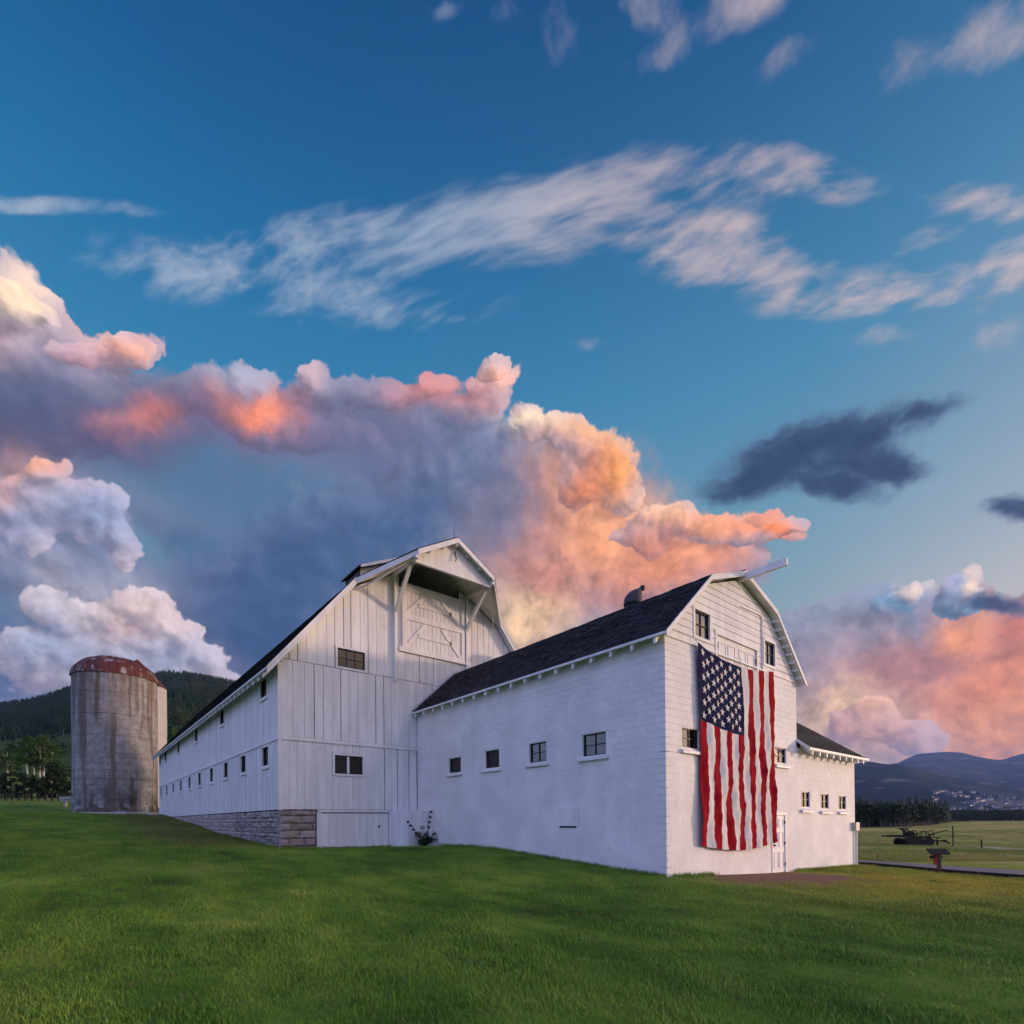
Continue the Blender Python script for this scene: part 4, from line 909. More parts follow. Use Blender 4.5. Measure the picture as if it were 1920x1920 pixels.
for i, b in enumerate(BL):
    if i < 300:
        ax_, a0, a1, z0, z1 = b; key = (ax_, round(a1-a0, 3), round(z1-z0, 3))
        if key not in bm_shared:
            q = MB(); face(ax_, 0.0)(q, .0018, a1-a0-.0018, 0, .03, GJ/2, z1-z0-GJ/2); bm_shared[key] = q.mesh('block', BLOCK)
        o = bpy.data.objects.new('block', bm_shared[key]); r = random.uniform(-.0012, .0012)
        link(o, annex, (r, a0, z0) if ax_ == 'y' else (a0, r, z0))
    else: add_block(rest, b)
rest.obj('far_blocks', BLOCK, annex, kind='stuff')
for i, h in enumerate(XH):
    window(annex, 'y', 0.0, *h, 2 if i > 1 else 1, 2 if i > 1 else 1, depth=.11, casing=0, sill=.10, sillz=h[2]-.005, lip=(h[0]-.10, h[1]+.14), glass=None if i > 1 else SCREEN)
window(annex, 'x', 0.0, *YHOL[0], 2, 2, depth=.085, casing=0, sill=.10, sillz=3.63, lip=(.74, 1.84))
window(annex, 'x', 0.0, *YHOL[1], 2, 2, depth=.085, casing=0, sill=.10, sillz=3.56, lip=(6.68, 7.84))
for h in GH[:2]: window(annex, 'x', 0.0, *h, 2, 2, depth=.06, casing=.09, proud=.035)
# horizontal boards of the gable
z = ZE+.02; MB().box(-.02, WA+.02, -.035, .03, ZE-.03, ZE+.018).obj('band_board', TRIM, annex)
inv_l = lambda zz: float(np.interp(zz, [6.53, 8.747, 9.486], [-.309, 2.10, 4.25])); inv_r = lambda zz: float(np.interp(zz, [6.53, 8.747, 9.486], [8.93, 6.45, 4.25]))
while z < 9.45:
    h = random.uniform(.20, .245); z1 = min(z+h-.010, 9.47)
    for ra, rb, za, zb in rect_sub([(.0, WA, z, z1)], [cas(GH[0], .09), cas(GH[1], .09), (2.68, 5.54, 5, 7.50)]):
        la, lb = max(ra, inv_l(za)), max(ra, inv_l(zb)); ka, kb = min(rb, inv_r(za)), min(rb, inv_r(zb))
        if ka-la < .05: continue
        if kb < lb: kb = lb = (kb+lb)/2
        m_ = MB(); y0, y1 = -.016, .029
        m_.hexa([(la, y0, za), (ka, y0, za), (ka, y1, za), (la, y1, za), (lb, y0+.010, zb), (kb, y0+.010, zb), (kb, y1, zb), (lb, y1, zb)]); m_.obj('clapboard', WOOD, annex)
    z += h
# loft double door
ld = MB(); ld.box(2.68, 2.80, -.03, .06, 5.9, 7.37); ld.box(5.42, 5.54, -.03, .06, 5.9, 7.37); ld.box(2.66, 5.56, -.04, .06, 7.37, 7.50); ld = ld.obj('loft_door', TRIM, annex)
for x0, x1 in ((2.81, 4.105), (4.115, 5.41)):
    lf = MB().box(x0, x1, .02, .06, 5.9, 7.36).obj('leaf', TRIM, ld)
    w = (x1-x0-.36)/2
    for i in range(2):
        for za, zb in ((6.60, 7.20), (5.95, 6.45)):
            xa = x0+.12+i*(w+.12); q = MB(); q.box(xa, xa+.035, .004, .022, za, zb); q.box(xa+w-.035, xa+w, .004, .022, za, zb); q.box(xa+.035, xa+w-.035, .004, .022, zb-.035, zb); q.box(xa+.035, xa+w-.035, .004, .022, za, za+.035)
            if True: MB_ = q; MB_.v = MB_.v; q.mi = q.mi; o_ = q.mesh('panel_moulding', TRIM); oo = bpy.data.objects.new('panel_moulding', o_); link(oo, ld)
for x, z in ((2.87, 6.95), (5.36, 6.9)): MB().box(x-.02, x+.02, -.005, .02, z, z+.17).obj('hinge', DARK, ld)
MB().tube([(4.29, -.035, 8.62), (5.62, -.035, 8.66), (5.74, -.035, 8.60), (5.77, -.035, 8.48), (5.79, -.035, 6.8)], .022, 6).obj('conduit', TRIM, annex)
# entry door
ed = MB(); ed.box(6.42, 6.52, -.02, .12, -.42, 1.70); ed.box(7.50, 7.60, -.02, .12, -.42, 1.70); ed.box(6.40, 7.62, -.03, .12, 1.70, 1.80); ed = ed.obj('entry_door', TRIM, annex)
lf = MB().box(6.525, 7.495, .012, .06, -.38, 1.69).obj('leaf', TRIM, ed)
for za, zb in ((-.22, .38), (.52, 1.10), (1.22, 1.58)):
    for i in range(2):
        xa = 6.63+i*.42; q = MB(); w = .34; q.box(xa, xa+.03, -.004, .014, za, zb); q.box(xa+w-.03, xa+w, -.004, .014, za, zb); q.box(xa+.03, xa+w-.03, -.004, .014, zb-.03, zb); q.box(xa+.03, xa+w-.03, -.004, .014, za, za+.03); q.obj('panel_moulding', TRIM, ed)
for z in (-.15, .62, 1.38): MB().box(7.475, 7.512, -.024, .02, z, z+.11).obj('hinge', DARK, ed)
MB().tube([(6.60, .02, .62), (6.60, -.06, .62)], [.03, .035], 8).obj('knob', DARK, ed)
hp = MB().box(-.035, -.004, 3.32, 4.24, 1.39, 2.02).obj('wall_hatch', WOOD, annex)
MB().box(-.012, -.002, 3.45, 4.20, 1.33, 1.385).obj('gap', DARK, hp)
# roof
mb = MB()
for (x0, z0), (x1, z1) in zip(A_PTS[:-1], A_PTS[1:]):
    d = Vector((x1-x0, 0, z1-z0)).normalized(); nn = Vector((-d.z, 0, d.x)); nn = nn if nn.z > 0 else -nn
    p = [Vector((x0, YA, z0))-nn*.10, Vector((x1, YA, z1))-nn*.10, Vector((x1, L-.015, z1))-nn*.10, Vector((x0, L-.015, z0))-nn*.10]
    mb.hexa(p+[q+nn*.085 for q in p])
mb.obj('roof_deck', WOOD, annex)
shingles('shingles', annex, [(A_PTS[0], A_PTS[1], YA-.02, L-.02), (A_PTS[1], A_PTS[2], YA-.02, L-.02), (A_PTS[4], A_PTS[3], YA-.02, L-.02), (A_PTS[3], A_PTS[2], YA-.02, L-.02)], .145, .31)
MB().beam((4.25, YA-.02, 9.70), (4.25, L-.02, 9.70), .22, .03).obj('ridge_cap', SHING, annex)
for (x0, z0), (x1, z1) in zip(A_PTS[:-1], A_PTS[1:]):
    rake((x0, YA-.045, z0+.012), (x1, YA-.045, z1+.012), .16, 'rake_board', annex)
MB().box(-.325, -.285, YA, L-.02, 6.665, 6.735).obj('eave_board', TRIM, annex)
for i in range(18):
    y = .10+i*.785
    MB().prism([(-.282, y, 6.66), (-.002, y, 6.94), (-.002, y, 6.75), (-.282, y, 6.49)], (0, .09, 0)).obj('rafter_tail', TRIM, annex)
for k in range(9):      # lookouts under the right-hand rake
    for (x0, z0), (x1, z1) in (((6.45, 8.947), (8.93, 6.736)),):
        f_ = (k+.5)/9; x, z = x0+(x1-x0)*f_, z0+(z1-z0)*f_; MB().box(x-.04, x+.04, YA, -.017, z-.24, z-.14).obj('lookout', TRIM, annex)
# flashing against the barn
for (x0, z0), (x1, z1) in ((A_PTS[0], A_PTS[1]), (A_PTS[1], A_PTS[2])):
    MB().hexa([(x0, L-.05, z0), (x1, L-.05, z1), (x1, L-.022, z1), (x0, L-.022, z0), (x0, L-.05, z0+.15), (x1, L-.05, z1+.15), (x1, L-.022, z1+.15), (x0, L-.022, z0+.15)]).obj('flashing', GALV, annex)
# hoist beam at the gable peak
pe = CAM + ray(1476, 1050.5)*((4.2-CAM[0])/ray(1476, 1050.5)[0])
MB().beam((4.2, .1, 9.50), (4.2, pe[1], 9.50), .10, .22).obj('hoist_beam', TRIM, annex)
# turning cowl on the ridge and hooded vent by the barn
vx, vy, vz = 4.3, 4.33, 9.70
cw = MB(); cw.lathe([(.30, -.1), (.30, .38)], (vx, vy, vz-.05), 20); cw = cw.obj('roof_cowl', STEEL, annex, True)
rt2 = Vector((.768, -.64, 0)); dp2 = Vector((.64, .768, 0)); hd_ = MB(); rings = []
for z, xa, xb in ((10.02, -.36, .36), (10.10, -.37, .37), (10.30, -.34, .36), (10.44, -.25, .355), (10.55, -.13, .35), (10.63, .02, .34), (10.66, .14, .30)):
    rings += [Vector((vx, vy, z))+rt2*((xa+xb)/2+(xb-xa)/2*math.cos(6.2832*k/20))+dp2*(max(.05, (xb-xa)*.5)*math.sin(6.2832*k/20)) for k in range(20)]
hd_.add(rings, [(i*20+k, i*20+(k+1) % 20, (i+1)*20+(k+1) % 20, (i+1)*20+k) for i in range(6) for k in range(20)]+[tuple(range(120, 140)), tuple(range(20))[::-1]]); hd_.obj('cowl_hood', STEEL, cw, True)
MB().tube([Vector((vx, vy, 10.58))+rt2*.20, Vector((vx, vy, 10.68))+rt2*.33], [.10, .09], 8).obj('finial_arm', STEEL, cw)
fb = Vector((vx, vy, 10.72))+rt2*.38; MB().lathe([(0, -.115), (.08, -.085), (.115, 0), (.08, .085), (0, .115)], fb, 12).obj('finial', STEEL, cw, True)
hv = MB(); hv.lathe([(.26, -.8), (.26, .22)], (5.25, 13.05, 9.75), 16); hv = hv.obj('hooded_vent', GALV, annex, True)
MB().hexa([(4.75, 12.75, 9.93), (5.3, 12.75, 9.93), (5.3, 13.35, 9.93), (4.75, 13.35, 9.93), (4.70, 12.7, 10.05), (5.22, 12.7, 10.28), (5.22, 13.4, 10.28), (4.70, 13.4, 10.05)]).obj('hood', GALV, hv)
MB().hexa([(5.32, 12.75, 9.95), (5.85, 12.75, 9.93), (5.85, 13.35, 9.93), (5.32, 13.35, 9.95), (5.26, 12.7, 10.42), (5.80, 12.7, 10.20), (5.80, 13.4, 10.20), (5.26, 13.4, 10.42)]).obj('hood', GALV, hv)
MB().hexa([(-.5, 11.6, .3), (-.02, 11.4, .3), (-.02, 12.6, .3), (-.45, 12.5, .3), (-.5, 11.6, .56), (-.02, 11.4, .57), (-.02, 12.6, .6), (-.45, 12.5, .58)]).obj('footing_slab', CONC, annex)

# ================================================================= lean-to
lean = thing('lean_to', 'low white block lean-to with hipped dark roof on the annex side', 'building', (11.7, 4.5, -.6))
X0, X1 = WA+.004, 14.80; ZL = 4.30
LH = [(8.97, 9.81, 1.99, 2.64), (10.86, 11.74, 1.95, 2.60), (12.81, 13.72, 1.93, 2.565)]
mb = MB(); wall_sheet(mb, 'x', 0.0, X0, X1-.009, -1.3, ZL, .009, .2, LH); mb.box(X1-.2, X1-.009, .2, 9, -1.3, ZL); mb.box(X0, X1-.009, 8.8, 9, -1, ZL); mb.obj('wall', BLOCK, lean)
LB = block_list('x', X0, X1, -1.1, ZL, LH, 3.5); LB.sort(key=seen_size, reverse=True); rest = MB(); bm2 = {}
for i, b in enumerate(LB):
    if i < 300:
        ax_, a0, a1, z0, z1 = b; key = (round(a1-a0, 3), round(z1-z0, 3))
        if key not in bm2:
            q = MB(); face('x', 0.0)(q, .0018, a1-a0-.0018, 0, .03, GJ/2, z1-z0-GJ/2); bm2[key] = q.mesh('block', BLOCK)
        link(bpy.data.objects.new('block', bm2[key]), lean, (a0, random.uniform(-.0012, .0012), z0))
    else: add_block(rest, b)
if rest.v: rest.obj('low_blocks', BLOCK, lean, kind='stuff')
for h in LH: window(lean, 'x', 0.0, *h, 2, 2, depth=.075, casing=0, sill=.10, sillz=h[2]-.06, lip=(h[0]-.08, h[1]+.10))
# hip roof: front eave, right hip
EX, EY, EZ = 15.18, -.45, 4.24; sl_ = .80; run = 4.6
rg = (EX-run, EY+run, EZ+sl_*run)
mb = MB(); dn = Vector((0, 0, -.09))
pts_f = [(X0, EY, EZ), (EX, EY, EZ), rg, (X0, rg[1], rg[2])]; pts_s = [(EX, EY, EZ), (EX, 9.4, EZ), rg]
mb.prism(pts_f, dn); mb.prism(pts_s, dn); mb.prism([(X0, rg[1], rg[2]), rg, (EX, 9.4, EZ), (X0, 9.4, EZ)], dn); mb.obj('roof_deck', WOOD, lean)
sh = MB(); k = int(run/.12)
for i in range(k):
    t0, t1 = i*.12, (i+1.06)*.12
    for (p0, p1, q0, q1) in (((X0, EY+t0, EZ+sl_*t0), (EX-t0, EY+t0, EZ+sl_*t0), (X0, EY+t1, EZ+sl_*t1), (EX-t1, EY+t1, EZ+sl_*t1)), ((EX-t0, EY+t0, EZ+sl_*t0), (EX-t0, 9.4, EZ+sl_*t0), (EX-t1, EY+t1, EZ+sl_*t1), (EX-t1, 9.4, EZ+sl_*t1))):
        p0, p1, q0, q1 = map(Vector, (p0, p1, q0, q1)); u = Vector((0, 0, 1)); n_ = max(1, int((p1-p0).length/.31))
        for j in range(n_):
            a, b = (j+.0)/n_, (j+.97)/n_; li = random.uniform(.010, .020)
            A_, B_, C_, D_ = p0.lerp(p1, a), p0.lerp(p1, b), q0.lerp(q1, b), q0.lerp(q1, a)
            sh.add([A_, B_, B_+u*li, A_+u*li, C_+u*.004, D_+u*.004], [(0, 1, 2, 3), (3, 2, 4, 5)])
sh.obj('shingles', SHING, lean, kind='stuff')
MB().box(X0, EX+.02, EY-.035, EY-.001, EZ-.065, EZ+.012).obj('eave_board', TRIM, lean)
MB().box(EX+.001, EX+.035, EY, 9.4, EZ-.065, EZ+.012).obj('eave_board', TRIM, lean)
MB().hexa([(X0-.02, EY-.03, EZ-.08), (X0+.02, EY-.03, EZ-.08), (X0+.02, 0, EZ+.28), (X0-.02, 0, EZ+.28), (X0-.02, EY-.03, EZ+.02), (X0+.02, EY-.03, EZ+.02), (X0+.02, 0, EZ+.40), (X0-.02, 0, EZ+.40)]).obj('rake_board', TRIM, lean)
for i in range(9):
    x = X0+.30+i*.70; MB().prism([(x, EY+.002, EZ-.09), (x, -.002, EZ+.26), (x, -.002, EZ+.08), (x, EY+.002, EZ-.25)], (.09, 0, 0)).obj('rafter_tail', TRIM, lean)
# ================================================================= flag
FL = thing('flag', 'large American flag hung lengthwise with its starred blue canton at upper left', 'flag', (4.0, -.1, .7))
def cloth(u, v):
    ztop = 6.83-.27*(math.sin(math.pi*u**.9))**1.0 - .02*u; zbot = .81-.24*math.sin(math.pi*min(1, u*.92+.02))-.05*u*(1-u)-.10*u*(u > .9)*0
    xl = 1.49+.14*min(1, v/.37) - .04*max(0, v-.37); xr = 6.50+.03*v+.10*max(0, (v-.75)/.25)**2
    a = min(1.0, .35+1.2*v)
    x = xl+(xr-xl)*u + a*(.030*math.sin(2*math.pi*(1.6*v+1.7*u)) + .018*math.sin(2*math.pi*(3.1*v-2.3*u)+1.0))*math.sin(math.pi*u)**.5
    z = ztop+(zbot-ztop)*v
    f = .032*math.sin(2*math.pi*(5.2*u+1.3*v)) + .022*math.sin(2*math.pi*(8.7*u-2.2*v)+.7) + .020*math.sin(2*math.pi*(2.4*u+3.4*v)+2.0) + .010*math.sin(2*math.pi*(14*u+6*v))
    f += .016*math.sin(2*math.pi*(5.5*u+9.5*v)+.4)*(1-.5*v) + .012*abs(math.sin(2*math.pi*(3.1*u+5.2*v)+.9)) + .008*math.sin(2*math.pi*(11*u+19*v))
    return Vector((x, -.105-a*f*.80-.02*v, z))
VC = .372; CW = 7/13
def patch(u0, u1, v0, v1, nu, nv, name, matl, parent):
    vs = [cloth(u0+(u1-u0)*i/nu, v0+(v1-v0)*j/nv) for j in range(nv+1) for i in range(nu+1)]
    fs = [(j*(nu+1)+i, j*(nu+1)+i+1, (j+1)*(nu+1)+i+1, (j+1)*(nu+1)+i) for j in range(nv) for i in range(nu)]
    return MB().add(vs, fs).obj(name, matl, parent, True)
canton = patch(0, CW, 0, VC, 44, 44, 'canton', FBLUE, FL)
for i in range(13):
    u0, u1 = i/13, (i+1)/13
    patch(u0, u1, VC if i < 7 else 0, 1, 6, 60 if i < 7 else 90, 'stripe', FRED if i % 2 == 0 else FWHITE, FL)
for c in range(9):
    for r in range(6 if c % 2 == 0 else 5):
        u = CW*(c+1)/10; v = VC*((2*r+1 if c % 2 == 0 else 2*r+2))/12
        vs = []
        for k in range(10):
            rr = .135 if k % 2 == 0 else .054; an = math.pi/2+2*math.pi*k/10
            p = cloth(u+rr*math.cos(an)/5.0, v-rr*math.sin(an)/6.05); vs.append(p+Vector((0, -.012, 0)))
        p = cloth(u, v)+Vector((0, -.013, 0))
        MB().add(vs+[p], [(10, k, (k+1) % 10) for k in range(10)]).obj('star', FWHITE, canton)
MB().tube([cloth(0, 0)+Vector((0, 0, .0)), Vector((1.42, -.03, 6.95))], .012, 5).obj('tie_rope', TRIM, FL)
MB().tube([cloth(1, 0), Vector((6.62, -.03, 6.98))], .012, 5).obj('tie_rope', TRIM, FL)
MB().tube([cloth(.55, 0)+Vector((0, .02, .01)), Vector((4.22, -.03, 6.92))], .010, 5).obj('tie_rope', TRIM, FL)
# ================================================================= small things
ub = thing('utility_box', 'beige electrical box and conduit at the right corner of the lean-to', 'electrical box', (14.75, -.05, -.6))
MB().box(14.42, 14.86, -.17, -.004, 1.00, 1.37).obj('box', BEIGE, ub)
MB().tube([(14.72, -.07, 1.0), (14.72, -.07, -.75)], .05, 8).obj('conduit', TRIM, ub)
dp = CF.copy(); dp[2] = 0; dp /= np.linalg.norm(dp); rt = np.array([dp[1], -dp[0], 0.0]); DP, RT = Vector(dp), Vector(rt); UPV = Vector((0, 0, 1))
# information sign
sb = CAM + ray(1761, 1637)*23.0; sb[2] = gz(sb[0], sb[1]); S0 = Vector(sb)
sg = thing('information_sign', 'dark tilted reading panel on a square timber post beside the lane', 'sign', S0)
c = S0; MB().beam(c-UPV*.3, c+UPV*.86, .11, .11, DP).obj('post', TIMBER, sg)
mb = MB(); a, b = c+UPV*.80-DP*.05+RT*.03, c+UPV*1.03+DP*.09-RT*.07; nn = Vector((0, 0, .035))-DP*.03
mb.hexa([a-RT*.42, a+RT*.42, b+RT*.42, b-RT*.42, a-RT*.42+nn, a+RT*.42+nn, b+RT*.42+nn, b-RT*.42+nn]); mb.obj('panel', DARK, sg)
# hydrant
hp_ = CAM + ray(1755.5, 1624)*27.5; H0 = Vector((hp_[0], hp_[1], gz(hp_[0], hp_[1])))
hy = thing('fire_hydrant', 'red fire hydrant on the grass behind the dark sign', 'fire hydrant', H0)
MB().lathe([(.20, -.1), (.20, .04), (.13, .05), (.13, .52), (.17, .53), (.17, .58)], H0, 16).obj('barrel', REDP, hy, True)
MB().lathe([(.17, .58), (.16, .66), (.10, .75), (.04, .78), (.04, .84), (0, .84)], H0, 16).obj('bonnet', REDP, hy, True)
for s in (-1, 1): MB().tube([H0+UPV*.44, H0+UPV*.44+RT*s*.22, H0+UPV*.44+RT*s*.23, H0+UPV*.44+RT*s*.30], [.075, .075, .095, .07], 10).obj('nozzle_cap', DARK, hy)
MB().tube([H0+UPV*.40, H0+UPV*.40-DP*.22], [.10, .11], 10).obj('pumper_nozzle', REDP, hy)
# marker posts
for (px, py, h, d, lab, lean_) in ((1787, 1588, 2.0, 60, 'tall thin dark post at the edge of the footpath', 0), (1841, 1592, .88, 60, 'short leaning dark post standing in the meadow by the footpath', -.05)):
    p = hit(px, py); p = Vector((p[0], p[1], gz(p[0], p[1]))); k = (Vector(CAM)-p).length/66
    t_ = thing('marker_post', lab, 'post', p); MB().beam(p-UPV*.3, p+UPV*h*k+RT*lean_, .075, .075, DP).obj('post', DARK, t_)
    MB().lathe([(.11, -.2), (.11, .12), (.03, .13)], p, 8).obj('base', DARK, t_)
# old tracked road grader
mp = hit(1713, 1585.5); M0 = Vector((mp[0], mp[1], gz(mp[0], mp[1]))); sc_ = (M0-Vector(CAM)).dot(Vector(CF))*.1042/F_PX
gr = thing('road_grader', 'rusty black antique tracked grader silhouetted in the meadow', 'farm machine', M0)
def Lp(cx, cy, t_=0.0): return M0 + RT*((cx-540)*sc_) + UPV*((630-cy)*sc_) + DP*t_
for t0 in (-.95, .55):
    tr = MB(); out = []
    for cx, a0, a1 in ((722, -90, 90), (355, 90, 270)):
        for k in range(9):
            an = R(a0+(a1-a0)*k/8); out.append((cx+68*math.cos(an), 560-70*math.sin(an)))
    n_ = len(out); inn = [(540+(x-540)*.95, 560+(y-560)*.84) for x, y in out]; vs = []
    for t_ in (t0, t0+.4):
        vs += [Lp(x, y, t_) for x, y in out]+[Lp(x, y, t_) for x, y in inn]
    fs = []
    for i in range(n_):
        j = (i+1) % n_; fs += [(i, j, 2*n_+j, 2*n_+i), (n_+i, 3*n_+i, 3*n_+j, n_+j), (i, n_+i, n_+j, j), (2*n_+i, 2*n_+j, 3*n_+j, 3*n_+i)]
    tk = tr.add(vs, fs).obj('track', DARK, gr)
    MB().beam(Lp(360, 562, t0+.2), Lp(720, 562, t0+.2), .34, .62).obj('track_frame', DARK, tk)
    for cx in (355, 440, 540, 640, 722):
        r_ = 58 if cx in (355, 722) else 34; cy = 560 if r_ == 58 else 590
        MB().tube([Lp(cx, cy, t0-.03), Lp(cx, cy, t0+.43)], r_*sc_, 14).obj('track_wheel', DARK, tk)
for t_ in (-.55, .55): MB().beam(Lp(10, 452, t_*.6), Lp(800, 482, t_), .12, .16).obj('frame_beam', DARK, gr)
MB().beam(Lp(120, 440, 0), Lp(560, 445, 0), .9, .06).obj('deck', DARK, gr); MB().beam(Lp(215, 490, -.3), Lp(310, 548, -.3), .09, .09).obj('strut', DARK, gr)
MB().beam(Lp(380, 450, 0), Lp(372, 350, 0), .16, .2, DP).obj('seat_post', DARK, gr); MB().beam(Lp(372, 380, 0), Lp(330, 335, 0), .12, .1, DP).obj('seat_post', DARK, gr)
MB().hexa([Lp(325, 338, -.25), Lp(400, 338, -.25), Lp(400, 338, .25), Lp(325, 338, .25), Lp(278, 312, -.3), Lp(442, 316, -.3), Lp(442, 316, .3), Lp(278, 312, .3)]).obj('seat', DARK, gr)
for t_ in (-.5, .4):
    pts = [Lp(480+75*math.cos(R(a)), 445-88*math.sin(R(a)), t_) for a in range(0, 181, 15)]; MB().tube(pts, .055, 6).obj('gear_guard', DARK, gr)
MB().tube([Lp(480, 425, -.3), Lp(480, 425, .3)], 52*sc_, 14).obj('gear', DARK, gr)
for x0, x1, t_ in ((640, 770, -.3), (690, 800, .3)):
    cx = (x0+x1)/2; MB().tube([Lp(cx+(x1-x0)/2*math.cos(R(a))+8, 455-85*math.sin(R(a)), t_) for a in range(0, 181, 15)], .04, 6).obj('hoop', DARK, gr)
for a, b, w in (((420, 450), (470, 370), .06), ((500, 370), (640, 450), .07), ((780, 420), (852, 348), .04), ((852, 348), (882, 385), .04), ((800, 480), (935, 412), .10), ((860, 405), (940, 408), .12), ((880, 470), (930, 420), .06), ((830, 442), (1130, 354), .07), ((640, 450), (700, 375), .05), ((545, 455), (600, 400), .05), ((700, 480), (850, 465), .12), ((850, 465), (885, 515), .06)):
    MB().beam(Lp(*a, random.uniform(-.4, .4)), Lp(*b, random.uniform(-.4, .4)), w*1.3, w*1.3, DP).obj('lever', DARK, gr)
MB().beam(Lp(785, 525, 0), Lp(1130, 560, 0), .16, .16).obj('drawbar', DARK, gr); MB().beam(Lp(1120, 565, 0), Lp(1196, 590, 0), .14, .12).obj('drawbar', DARK, gr)
MB().beam(Lp(1075, 548, 0), Lp(1128, 548, 0), .3, .24).obj('hitch_box', DARK, gr); MB().beam(Lp(920, 488, 0), Lp(1010, 498, 0), .35, .09).obj('front_seat', DARK, gr)
MB().beam(Lp(960, 495, 0), Lp(975, 545, 0), .06, .06, DP).obj('seat_post', DARK, gr); MB().beam(Lp(968, 550, 0), Lp(968, 628, 0), .14, .14, DP).obj('jack_leg', DARK, gr)
# ================================================================= silos
def silo(name, label, cx, cy, r, z0, zr, dome, cone, lift, npan, apron, SILO=SILO):
    s = thing(name, label, 'silo', (cx, cy, z0)); n_ = 96; z = z0-.8; k = 0
    while z < zr-.05:
        z1 = min(z+lift, zr)
        if zr-z1 < .5: z1 = zr
        q = MB(); rr = r+random.uniform(-.012, .012); q.lathe([(rr-.05, z+.004), (rr, z+.035), (rr, z1-.035), (rr-.05, z1-.004)], (cx, cy, 0), n_); q.obj('concrete_ring', SILO, s); z = z1
    MB().lathe([(r-.04, z0-.8), (r-.04, zr)], (cx, cy, 0), n_).obj('inner_shell', SILO, s)
    for i in range(npan):
        a0, a1 = 2*math.pi*i/npan, 2*math.pi*(i+1)/npan; q = MB()
        if cone: prof = [(r+.10, zr-.02), (r*.5, zr+dome*.55), (.05, zr+dome)]
        else: prof = [(r+.09, zr-.05)]+[((r+.05)*math.cos(R(t_)), zr+dome*math.sin(R(t_))) for t_ in range(0, 86, 9)]
        q.lathe(prof, (cx, cy, 0), 4, a0+.004, a1-.004); q.obj('dome_panel', RUST, s, True)
        if not cone:
            pts = [Vector((cx+(r+.075)*math.cos(R(t_))*math.cos(a0), cy+(r+.075)*math.cos(R(t_))*math.sin(a0), zr+(dome+.02)*math.sin(R(t_)))) for t_ in range(0, 86, 9)]
            MB().tube(pts, .035, 5).obj('rib', RUST, s)
    if not cone: MB().lathe([(r*.30, zr+dome*.955), (.03, zr+dome+.42), (0, zr+dome+.42)], (cx, cy, 0), 24).obj('cap', GALV, s, True); MB().lathe([(r+.12, zr-.10), (r+.14, zr-.02), (r+.04, zr+.02)], (cx, cy, 0), n_).obj('rim', RUST, s, True)
    if apron: MB().lathe([(r+.5, z0-1), (r+.45, z0+.12), (r-.02, z0+.2)], (cx, cy, 0), 40).obj('apron', CONC, s)
    return s
c1 = CAM + ray(218, 1527)*57.0
silo('silo', 'wide stained concrete silo with ribbed rusty dome at the end of the barn', c1[0], c1[1], 3.73, 2.55, 17.02, 2.3, False, 2.2, 16, True)
c2 = CAM + ray(258.5, 1527)*72.8
silo('silo', 'narrower pale silo with pointed red roof half hidden behind the domed silo', c2[0], c2[1], 3.4, 2.8, 20.2, 3.9, True, 2.9, 12, False, SILO2)
tb = CAM + ray(231, 1529)*53.0; q = Vector((tb[0], tb[1], gz(tb[0], tb[1])))
mb = MB(); mb.hexa([q-RT*.6-DP*.3-UPV*.2, q+RT*.6-DP*.3-UPV*.2, q+RT*.6+DP*.3-UPV*.2, q-RT*.6+DP*.3-UPV*.2, q-RT*.6-DP*.3+UPV*.28, q+RT*.6-DP*.3+UPV*.25, q+RT*.6+DP*.3+UPV*.25, q-RT*.6+DP*.3+UPV*.28])
tag(mb.obj('concrete_block', CONC), 'low white concrete block lying at the foot of the domed silo', 'block')
tb = CAM + ray(142, 1503)*63.0; q = Vector(tb)
ft = thing('feed_bunk', 'white feed bunk jutting out on the far side of the domed silo', 'feed bunk', q)
MB().beam(q-RT*1.7+UPV*.42, q+RT*1.8+UPV*.55, .7, .30).obj('trough', CONC, ft); MB().beam(q-RT*1.6+UPV*.12, q+RT*1.8+UPV*.22, .5, .22).obj('trough_base', CONC, ft)
for k in (-1.2, 1.4): MB().beam(q+RT*k-UPV*1.2, q+RT*k+UPV*.15, .2, .2, DP).obj('leg', CONC, ft)
